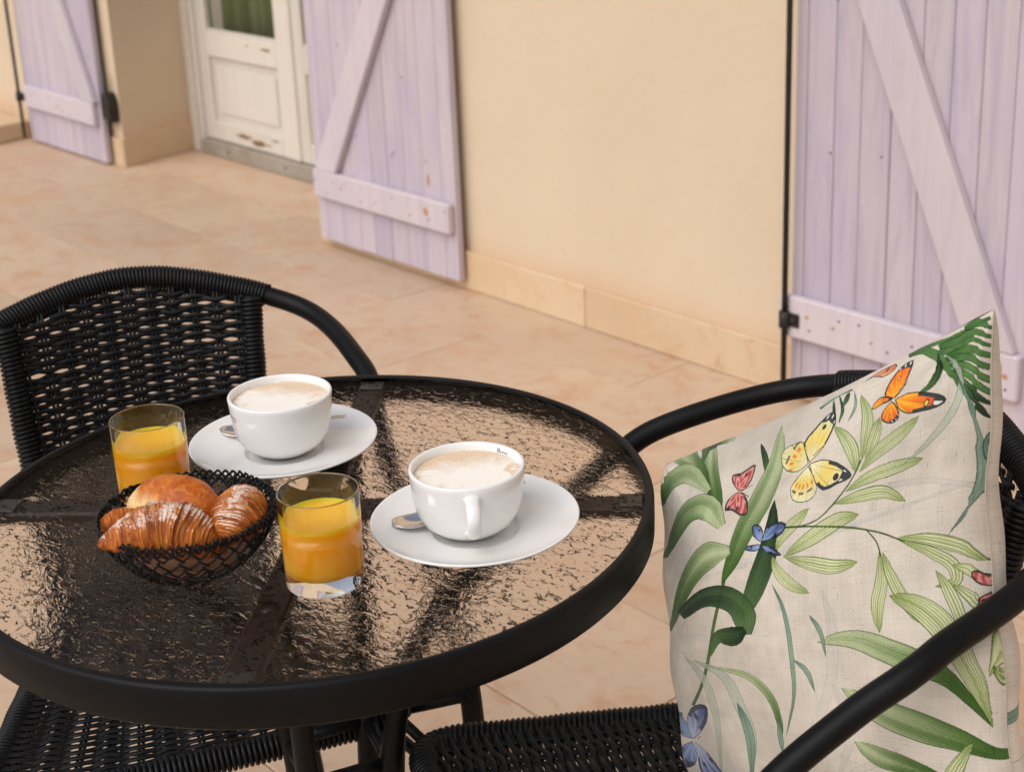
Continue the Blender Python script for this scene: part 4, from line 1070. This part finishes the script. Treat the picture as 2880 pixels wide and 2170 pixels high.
        root_ = P[0]
        rad = np.hypot(X - root_[0], Y - root_[1]); rmax = np.hypot(*(P - root_).T).max()
        f = rad / rmax
        ang = np.arctan2(Y - root_[1], X - root_[0])
        A_, B_ = sq(wp[kind][0]), sq(wp[kind][1])
        g = np.clip((f - .1) * 1.1 + .25 * np.sin(ang * 17), 0, 1)
        if kind == 'c': g = np.clip(np.exp(-((f - .5) / .2) ** 2) * .8, 0, 1)
        if kind == 'r': g = (np.sin(f * 16 + 3 * np.sin(ang * 6)) > .15) * .9
        cc = A_ * (1 - g[..., None]) + B_ * g[..., None]
        vein = (np.abs(np.sin(ang * 9)) < .10) & (f > .15)
        cc[vein] *= .72
        if mode == 'w':
            tip = (f > .80) & (dist < rmax * .16) | (dist < rmax * .055) & (f > .45)
            cc[tip] = np.array([.13, .16, .17])
            sp = tip & (np.sin(ang * 34) > .55) & (dist > rmax * .03) & (dist < rmax * .10) & (f > .82)
            cc[sp] = np.array([.84, .82, .78])
            eye = np.abs(np.hypot(X - (root_[0] + (P.mean(0)[0] - root_[0]) * 1.25), Y - (root_[1] + (P.mean(0)[1] - root_[1]) * 1.25)))
            cc[eye < rmax * .055] = np.array([.12, .12, .10])
            if kind == 'o': cc[eye < rmax * .035] = np.array([.9, .75, .25])
        if mode == 'd':
            tip = (dist < rmax * .07) & (f > .4)
            cc[tip] = cc[tip] * .25 + np.array([.08, .08, .12]) * .75
            sp = (np.abs(f - .55) < .06) & (np.sin(ang * 8) > .6); cc[sp] *= .35
        if mode == 't':
            sp = (np.abs(f - .72) < .035) & (np.sin(ang * 14) > -.2); cc[sp] = cc[sp] * .45
            sp = (np.abs(f - .55) < .06) & (np.sin(ang * 22) > .3) & (kind == 'c'); cc[sp] = np.array([.86, .42, .16])
        oc = np.array([.06, .22, .24]) if mode == 't' and kind == 'c' else np.array([.07, .08, .08])
        ed_ = np.clip(3.0 - dist, 0, 1)[..., None]
        cc = cc * (1 - ed_) + oc * ed_
        sub = img[y0:y1, x0:x1]; sub[ins] = cc[ins] * .86 + sub[ins] * .14
    for pts in FEELERS:
        P = np.array(pts, float).reshape(-1, 2) / 1000 * S
        for a, b in zip(P[:-1], P[1:]):
            for t in np.linspace(0, 1, 40):
                x, y = (a * (1 - t) + b * t).astype(int)
                if 0 <= x < S - 2 and 0 <= y < S - 2: img[y:y + 2, x:x + 2] = (.15, .15, .14)
    bod = lambda u, v: (int(u / 1000 * S), int(v / 1000 * S))
    mot = np.zeros((S, S))
    for f_, a_ in ((6, .022), (14, .020), (40, .018)):
        g_ = rng.normal(0, 1, (f_ + 2, f_ + 2))
        xi = np.linspace(0, f_ - .001, S); i0 = xi.astype(int); fr = xi - i0; fr = fr * fr * (3 - 2 * fr)
        r0 = g_[i0][:, i0] * (1 - fr)[None, :] + g_[i0][:, i0 + 1] * fr[None, :]
        r1 = g_[i0 + 1][:, i0] * (1 - fr)[None, :] + g_[i0 + 1][:, i0 + 1] * fr[None, :]
        mot += a_ * (r0 * (1 - fr)[:, None] + r1 * fr[:, None])
    img = img * (1 + lin * 1.5 + mot)[..., None] + fl[..., None] * .9
    img = np.clip(img, 0, 1)
    im = bpy.data.images.new("linen_print", S, S)
    buf = np.ones((S, S, 4), np.float32); buf[..., :3] = img
    im.pixels.foreach_set(buf.ravel())
    im.update()
    im.pack()
    return im
im = paint_print()
m, nt, p, L = mat("printed_linen"); M['print'] = m
ti = node(nt, "TexImage"); ti.image = im; ti.extension = 'EXTEND'
uvn = node(nt, "UVMap"); L(uvn.outputs[0], ti.inputs[0])
L(ti.outputs[0], p.inputs["Base Color"])
p.inputs["Roughness"].default_value = .9; p.inputs["Specular IOR Level"].default_value = .12
p.inputs["Sheen Weight"].default_value = .15
mpw = node(nt, "Mapping"); mpw.inputs["Scale"].default_value = (1, 1, 1); L(uvn.outputs[0], mpw.inputs[0])
w1 = node(nt, "TexWave", wave_type='BANDS', bands_direction='DIAGONAL', Scale=62.0, Distortion=1.5); L(mpw.outputs[0], w1.inputs[0])
w2 = node(nt, "TexNoise", Scale=320.0, Detail=3.0); L(mpw.outputs[0], w2.inputs[0])
L(bump(nt, w2.outputs[0], .3, .0006, bump(nt, w1.outputs[1], .22, .0005)), p.inputs["Normal"])

N_ = 96
V, UVs, F = [], [], []
idx = {}
for side in (1, -1):
    for j in range(N_ + 1):
        for i in range(N_ + 1):
            u, v = i / N_, j / N_
            # denser towards the seams
            u = .5 - .5 * math.cos(PI * u); v = .5 - .5 * math.cos(PI * v)
            edge = i in (0, N_) or j in (0, N_)
            idx[(side, i, j)] = len(V)
            V.append(cushion_point(u, v, side))
            UVs.append((u, v) if side == 1 else (.08 + v * .8, .95 - u * .8))
for side in (1, -1):
    for j in range(N_):
        for i in range(N_):
            q = (idx[(side, i, j)], idx[(side, i + 1, j)], idx[(side, i + 1, j + 1)], idx[(side, i, j + 1)])
            F.append(q if side == -1 else q[::-1])
cushion = empty("cushion", (-.736, .791, 0), -1.923 - PI / 2)
tag(cushion, "beige linen cushion printed with green leaves and butterflies leaning in the right chair", "cushion")
link("cover", mesh("cover", V, F, True, UVs), M['print'], cushion)
pi_ = MB()
loop_ = []
ts = [.5 - .5 * math.cos(PI * k / 60) for k in range(60)]
for t in ts: loop_.append(cushion_point(t, 0, 1))
for t in ts: loop_.append(cushion_point(1, t, 1))
for t in ts: loop_.append(cushion_point(1 - t, 1, 1))
for t in ts: loop_.append(cushion_point(0, 1 - t, 1))
cl_ = []
for q in loop_:
    if not cl_ or (Vector(q) - Vector(cl_[-1])).length > .0015: cl_.append(q)
pi_.tube(np.array(cl_), .0008, sides=6, closed=True)
M['seam'] = simple("linen_seam", srgb(170, 158, 142), .95)
link("seam", pi_.me("seam"), M['seam'], cushion)

# ------------------------------------------------------------------ cups, saucers, spoons
TT = TZ - .0029
def text_mark(parent, rows, mt, fn, name="printed_mark"):
    mb = MB()
    for (x0, x1, z0, z1) in rows:
        n = 4
        V, F = [], []
        for i in range(n + 1):
            for z in (z0, z1):
                V.append(fn(x0 + (x1 - x0) * i / n, z))
        for i in range(n): F.append((2 * i, 2 * i + 2, 2 * i + 3, 2 * i + 1))
        mb.add(V, F)
    return link(name, mb.me(name, False), mt, parent)
saucer_prof = [(0, .0046), (.0330, .0046), (.0350, .0052), (.0368, .0076), (.0385, .0083), (.042, .0084), (.050, .0096), (.062, .0114), (.074, .0140), (.082, .0172), (.0856, .0192), (.0868, .0196), (.0877, .0188), (.0874, .0176), (.082, .0146), (.066, .0088), (.054, .0052), (.0505, .0032), (.0500, .0004), (.0485, .0002), (.047, .0030), (.030, .0030), (0, .0030)]
so = [(.0225, .0072), (.0250, .0074), (.0275, .0092), (.0330, .0122), (.0402, .0185), (.0452, .0280), (.0480, .0400), (.0487, .0500), (.0496, .0600), (.0500, .0640), (.0494, .0652), (.0482, .0655), (.0470, .0650), (.0463, .0636), (.0456, .0580), (.0445, .0450), (.0420, .0320), (.034, .0205), (.015, .0140), (0, .0132), ]
so = [(0, .0105), (.0205, .0100)] + so
cup_r = lambda z: float(np.interp(z, [.0072, .0125, .0190, .0285, .0400, .0500, .0600, .0655], [.0250, .0332, .0404, .0454, .0481, .0490, .0496, .0500]))
M['red'] = simple("red_print", srgb(150, 34, 40), .3)
M['dark_print'] = simple("dark_print", srgb(50, 42, 60), .3)
M['blue_print'] = simple("blue_print", srgb(60, 70, 140), .3)
cap = {}
for key, (sx, sy), hang, lab in (("a", (-1.1458, .6731), None, "back"), ("b", (-.8879, .6954), None, "front")):
    s = link("saucer", lathe("saucer", saucer_prof, 128), M['porcelain'], None, (sx, sy, TT))
    tag(s, "white saucer under the coffee cup nearer the empty chair" if key == "a" else "white saucer under the coffee cup whose handle faces the viewer", "saucer", "white saucers on the table")
    away = math.atan2(sy, sx)  # direction from viewer to cup
    rz = away if key == "a" else away + PI + .06
    if key == "b": sx, sy = sx - .0036, sy - .0036
    c = empty("coffee_cup", (sx, sy, TT), rz)
    c.scale = (.965, .965, 1)
    tag(c, "white coffee cup with a red mark on its side, nearer the empty chair" if key == "a" else "white coffee cup with its handle towards the viewer, right of the juice", "cup", "white coffee cups on the table")
    body = link("cup_body", lathe("cup_body", so, 128), M['porcelain'], c)
    # handle: flattened ear
    hp = crspline([(.0455, 0, .0560), (.0540, 0, .0560), (.0640, 0, .0530), (.0690, 0, .0440), (.0640, 0, .0330), (.0530, 0, .0260), (.0400, 0, .0230)], 8)
    h = MB(); h.tube(hp, .0032, r2=np.interp(np.linspace(0, 1, len(hp)), [0, .2, .6, 1], [.0078, .0058, .0056, .0068]), sides=16, ref=(0, 0, 1))
    # ref along z is degenerate where the ear runs vertical, so give the frame from y
    h = MB(); h.tube(hp, np.interp(np.linspace(0, 1, len(hp)), [0, .2, .6, 1], [.0078, .0060, .0058, .0070]), r2=.0034, sides=16, ref=(0, 1, 0))
    link("handle", h.me("handle"), M['porcelain'], c)
    fo = lathe("coffee", [(0, .0592), (.030, .0591), (.042, .0588), (.0449, .0586), (.0455, .0582)], 64)
    # the milk pattern is oriented towards the viewer
    f = link("coffee", fo, M['foam'], c, (0, 0, 0), (0, 0, 0))
    vz = math.atan2(-.6954, .8879)
    f.rotation_euler = (0, 0, (away - PI / 2 - (.55 if key == "a" else -.1)) - rz)
    if key == "a":
        # red vertical mark on the outside, left of the visible side
        a0 = away + PI - 1.20 - rz
        fn = lambda x, z: ((cup_r(z) + .0003) * math.cos(a0 + x / .046), (cup_r(z) + .0003) * math.sin(a0 + x / .046), z)
        rows = [(-.0055, -.0045, .024, .052), (.0045, .0055, .024, .052), (-.0055, .0055, .0235, .0245), (-.0055, .0055, .0515, .0525)]
        for k in range(6):
            z = .0275 + k * .0040
            rows += [(-.0030, .0030, z, z + .0007), (-.0030, -.0023, z, z + .0024)]
            if k % 2: rows += [(.0020, .0028, z, z + .0024)]
        text_mark(c, rows, M['red'], fn)
    else:
        a0 = away - .72 - rz
        ri = lambda z: float(np.interp(z, [.0580, .0636, .065], [.0456, .0463, .0470])) - .0003
        fn = lambda x, z: (ri(z) * math.cos(a0 - x / .046), ri(z) * math.sin(a0 - x / .046), z)
        text_mark(c, [(-.0032, -.0024, .0592, .0630)], M['blue_print'], fn)
        text_mark(c, [(-.0016, -.0008, .0592, .0630)], M['red'], fn)
        text_mark(c, [(k * .0016, k * .0016 + .0009, .0596, .0608) for k in range(6)], M['dark_print'], fn)
def spoon(bx, by, ang, z0, lab):
    root = empty("teaspoon", (bx, by, z0), ang)
    tag(root, lab, "spoon", "steel teaspoons on the saucers")
    V, F = [], []
    nu, nv = 22, 14
    for i in range(nu + 1):
        t = i / nu
        x = -.020 + .040 * t
        w = .0128 * math.sqrt(max(0, 1 - (2 * t - 1) ** 2)) ** .95 * (1.06 - .18 * t) + (.0018 if t > .97 else 0.0004)
        for j in range(nv + 1):
            s = -1 + 2 * j / nv
            zz = .0052 * (s * s * .9 + ((2 * t - 1) ** 2) * .8) * .75
            V.append((x, w * s, zz))
    for i in range(nu):
        for j in range(nv):
            a = i * (nv + 1) + j
            F.append((a, a + 1, a + nv + 2, a + nv + 1))
    b = link("spoon_bowl", mesh("spoon_bowl", V, F), M['steel'], root)
    md = b.modifiers.new("thickness", 'SOLIDIFY'); md.thickness = .0009; md.offset = 1
    hp = crspline([(.0180, 0, .0036), (.027, 0, .0060), (.045, 0, .0088), (.072, 0, .0118), (.096, 0, .0140), (.102, 0, .0140)], 8)
    n = len(hp)
    h = MB(); h.tube(hp, np.interp(np.linspace(0, 1, n), [0, .15, .8, .95, 1], [.0026, .0017, .0042, .0044, .0022]), r2=.0008, sides=12, ref=(0, 1, 0))
    link("spoon_handle", h.me("spoon_handle"), M['steel'], root)
    return root
spoon(-1.1995, .6592, math.atan2(.070, .063), TT + .0115, "steel teaspoon on the saucer of the cup nearer the empty chair")
spoon(-.9235, .6592, math.radians(74), TT + .0120, "steel teaspoon on the saucer of the cup with its handle towards the viewer")

# ------------------------------------------------------------------ juice glasses
gp = [(0, .0002), (.0260, .0002), (.0292, .0008), (.0305, .0026), (.0308, .008), (.0314, .040), (.0320, .0788), (.0319, .0800), (.0313, .0806), (.0306, .0800), (.0304, .0788), (.0298, .040), (.0292, .0200), (.0283, .0158), (.0250, .0138), (.0150, .0130), (0, .0128)]
jp = [(0, .01265), (.0150, .01290), (.0252, .0137), (.0285, .0157), (.02945, .0200), (.02985, .0400), (.03030, .0588), (.02990, .0586), (.0290, .0578), (.0270, .0574), (0, .0574)]
for (gx, gy), lab in (((-1.1481, .5408), "tumbler of orange juice behind the bread basket, beside the empty chair"), ((-.9144, .5624), "tumbler of orange juice between the bread basket and the nearer coffee saucer")):
    g_ = tag(empty("juice_glass", (gx, gy, TT)), lab, "glass", "tumblers of orange juice")
    link("tumbler", lathe("tumbler", gp, 128), M['glass'], g_)
    link("juice", lathe("juice", jp, 96), M['juice'], g_)

# ------------------------------------------------------------------ wire basket, paper and pastries
BC = (-1.0200, .5050)
bask = tag(empty("wire_basket", (BC[0], BC[1], TT)), "round black basket of wavy wires holding the pastries", "basket")
BH = .0475
def br_(h):
    return .038 + .0315 * math.sin(min(1, h / BH) * PI / 2) ** .8
def bpt(th, h, dr=0.0):
    r = br_(max(0.0003, h)) + dr
    return (r * math.cos(th), r * math.sin(th), h + .0012)
def wavy(h0, amp, waves, ph, r, dr=0.0, name="wavy_wire", sq=1.3, om=1.0, seed=0):
    rr = np.random.RandomState(seed)
    n = waves * 16
    jit = rr.uniform(-1, 1, waves + 1); jit[-1] = jit[0]
    P = []
    for i in range(n):
        a = 2 * PI * i / n
        w_ = a / (2 * PI) * waves
        j = np.interp(w_ % waves, np.arange(waves + 1), jit)
        s = waves * a + ph + .9 * j
        h = h0 + amp * (1 + .25 * j) * math.tanh(sq * math.sin(s)) / math.tanh(sq) + .0014 * math.sin(2 * a + ph) + .0008 * j
        th = a + om * math.sin(2 * s) / waves
        P.append(bpt(th, h, dr + .0009 * math.cos(s * 2 + j)))
    mb = MB(); mb.tube(np.array(P), r, sides=6, closed=True)
    return link(name, mb.me(name), M['rattan'], bask)
for k, h in enumerate([.0055, .0135, .0215, .0295, .0375]):
    wv = int(2 * PI * br_(h) / .0140)
    wavy(h, .0047, wv, k * 2.4, .00100, seed=k)
wavy(.0462, .0021, 66, 0, .0010, 0, "rim_wire", 1.0, .7, 11)
wavy(.0462, .0021, 66, PI, .0010, .0008, "rim_wire", 1.0, .7, 11)
wavy(.0425, .0022, 70, .7, .0009, -.0004, "rim_wire", 1.0, .5, 12)
for r_ in (.0385, .026, .014):
    P = [(r_ * math.cos(a) * (1 + .05 * math.sin(20 * a)), r_ * math.sin(a) * (1 + .05 * math.sin(20 * a)), .0012) for a in np.linspace(0, 2 * PI, 160)[:-1]]
    mb = MB(); mb.tube(np.array(P), .0009, sides=6, closed=True)
    link("base_wire", mb.me("base_wire"), M['rattan'], bask)
# paper liner: folded octagon
V, F = [(0, 0, .0035)], []
rr = random.Random(11)
ang = [2 * PI * k / 9 + rr.uniform(-.18, .18) for k in range(9)]
for k, a in enumerate(ang): V.append((.034 * math.cos(a), .034 * math.sin(a), .0045))
for k, a in enumerate(ang):
    r_ = .0450 * rr.uniform(.95, 1.03); V.append((r_ * math.cos(a), r_ * math.sin(a), .0150 + rr.uniform(-.002, .003)))
for k in range(9):
    F.append((0, 1 + k, 1 + (k + 1) % 9)); F.append((1 + k, 10 + k, 10 + (k + 1) % 9, 1 + (k + 1) % 9))
pl_ = link("paper_liner", mesh("paper_liner", V, F, False), M['paper'], None, (BC[0], BC[1], TT), (0, 0, .3))
md = pl_.modifiers.new("thickness", 'SOLIDIFY'); md.thickness = .0006
tag(pl_, "pale folded paper liner beneath the pastries in the wire basket", "paper")

def croissant(name, label, pts, R, mt, layers=9, seed=0, flat=.9, power=.62, lean=0.0, tipr=.22, depth=.10):
    """pts: world spine; body with overlapping dough layers"""
    rr = np.random.RandomState(seed)
    S = crspline(pts, 30)
    S = resample(S, np.linalg.norm(np.diff(S, axis=0), axis=1).sum() / 230)
    o = S.mean(0)
    P = S - o
    T, N, B = frames(P, ref=(0, 0, 1))
    n = len(P); nv = 72
    t = np.linspace(0, 1, n)
    edges = np.sort(np.r_[np.linspace(.03, .47, layers) ** 1.0, 1 - np.linspace(.03, .47, layers)])
    wj = rr.uniform(.55, 1.5, layers + 2); cw = np.r_[0, np.cumsum(wj)]; cw = cw / cw[layers]
    dj = rr.uniform(.45, 1.15, layers + 3)
    V, UVs = [], []
    pr = np.maximum(tipr * np.minimum(1, np.minimum(t, 1 - t) * 14) ** .5, np.sin(PI * t) ** power)
    pr = np.minimum(pr, 1) * np.minimum(1, (np.minimum(t, 1 - t) * 60 + .02)) ** .5
    for i in range(n):
        for j in range(nv):
            a = 2 * PI * j / nv
            # layer steps lean with the angle
            tt = t[i] + .018 * math.sin(a + .6) + .006 * math.sin(5 * a + i * .02)
            d = 0
            side = 1 if tt > .5 else -1
            e_ = edges[np.argmin(np.abs(edges - tt) + (1e3 if False else 0))]
            # sawtooth: each layer swells towards the middle and drops to the next
            u = abs(tt - .5)
            un = min(.9999, (u + .012 * math.sin(2 * a + 4 * side + seed)) / .45) if u / .45 < 1 else .9999
            un = max(0.0, un)
            ki = int(np.searchsorted(cw, un, side='right') - 1); ki = min(max(ki, 0), layers - 1)
            f = (un - cw[ki]) / (cw[ki + 1] - cw[ki]); k = ki + f
            d = depth * dj[ki + (1 if side > 0 else 0)] * (f ** 3.0 - .30) * (1 if 0 < u < .46 else 0)
            fine = .014 * math.sin(k * 2 * PI * 3 + 2 * math.sin(a * 2)) * (1 if depth else .2) + .016 * math.sin(2 * a + 5 * t[i] + seed * 2) + .012 * math.sin(3 * a + 7 * t[i] * 3 + seed)
            r_ = R * pr[i] * (1 + d * pr[i] + fine)
            x = math.cos(a) * r_ * (flat if math.cos(a) > 0 else flat * .78); y = math.sin(a) * r_
            V.append(P[i] + N[i] * x + B[i] * y)
            UVs.append((t[i], j / nv * 2 if j <= nv / 2 else 2 - j / nv * 2))
    F = []
    for i in range(n - 1):
        for j in range(nv):
            j2 = (j + 1) % nv
            F.append((i * nv + j, i * nv + j2, (i + 1) * nv + j2, (i + 1) * nv + j))
    F.append(tuple(range(nv - 1, -1, -1))); F.append(tuple((n - 1) * nv + k for k in range(nv)))
    ob_ = link(name, mesh(name, V, F, True, UVs), mt, None, tuple(o))
    return tag(ob_, label, "pastry", "pastries in the wire basket")
croissant("croissant", "large croissant dusted with sugar, its tip pointing left over the front of the basket", [(-1.0190, .4270, .7430), (-1.0140, .4400, .7440), (-1.0060, .4590, .7450), (-.9970, .4760, .7440), (-.9870, .4910, .7370), (-.9820, .5050, .7260), (-.9840, .5160, .7170)], .0248, M['croissant_sugar'], 7, 2, 1.0, .78, depth=.12, tipr=.30)
croissant("croissant", "sugared croissant at the right of the basket with its blunt tip towards the viewer", [(-.9655, .5065, .7330), (-.9700, .5150, .7400), (-.9800, .5280, .7440), (-.9920, .5410, .7430), (-.9990, .5500, .7350)], .0218, M['croissant_sugar'], 6, 5, 1.02, .50, depth=.12, tipr=.34)
croissant("pastry_roll", "smooth golden roll at the back of the basket, pale on its left side", [(-1.0680, .4830, .7300), (-1.0600, .4890, .7390), (-1.0440, .4990, .7460), (-1.0240, .5090, .7460), (-1.0080, .5150, .7380), (-1.0020, .5170, .7290)], .0232, M['roll'], 3, 8, 1.0, .40, tipr=.5, depth=0)
croissant("croissant", "small orange brown croissant end at the far left of the basket behind the pointed one", [(-1.0600, .4480, .7290), (-1.0560, .4550, .7350), (-1.0510, .4660, .7370), (-1.0420, .4780, .7340)], .0122, M['croissant'], 4, 12, 1.0, .42, depth=.08)
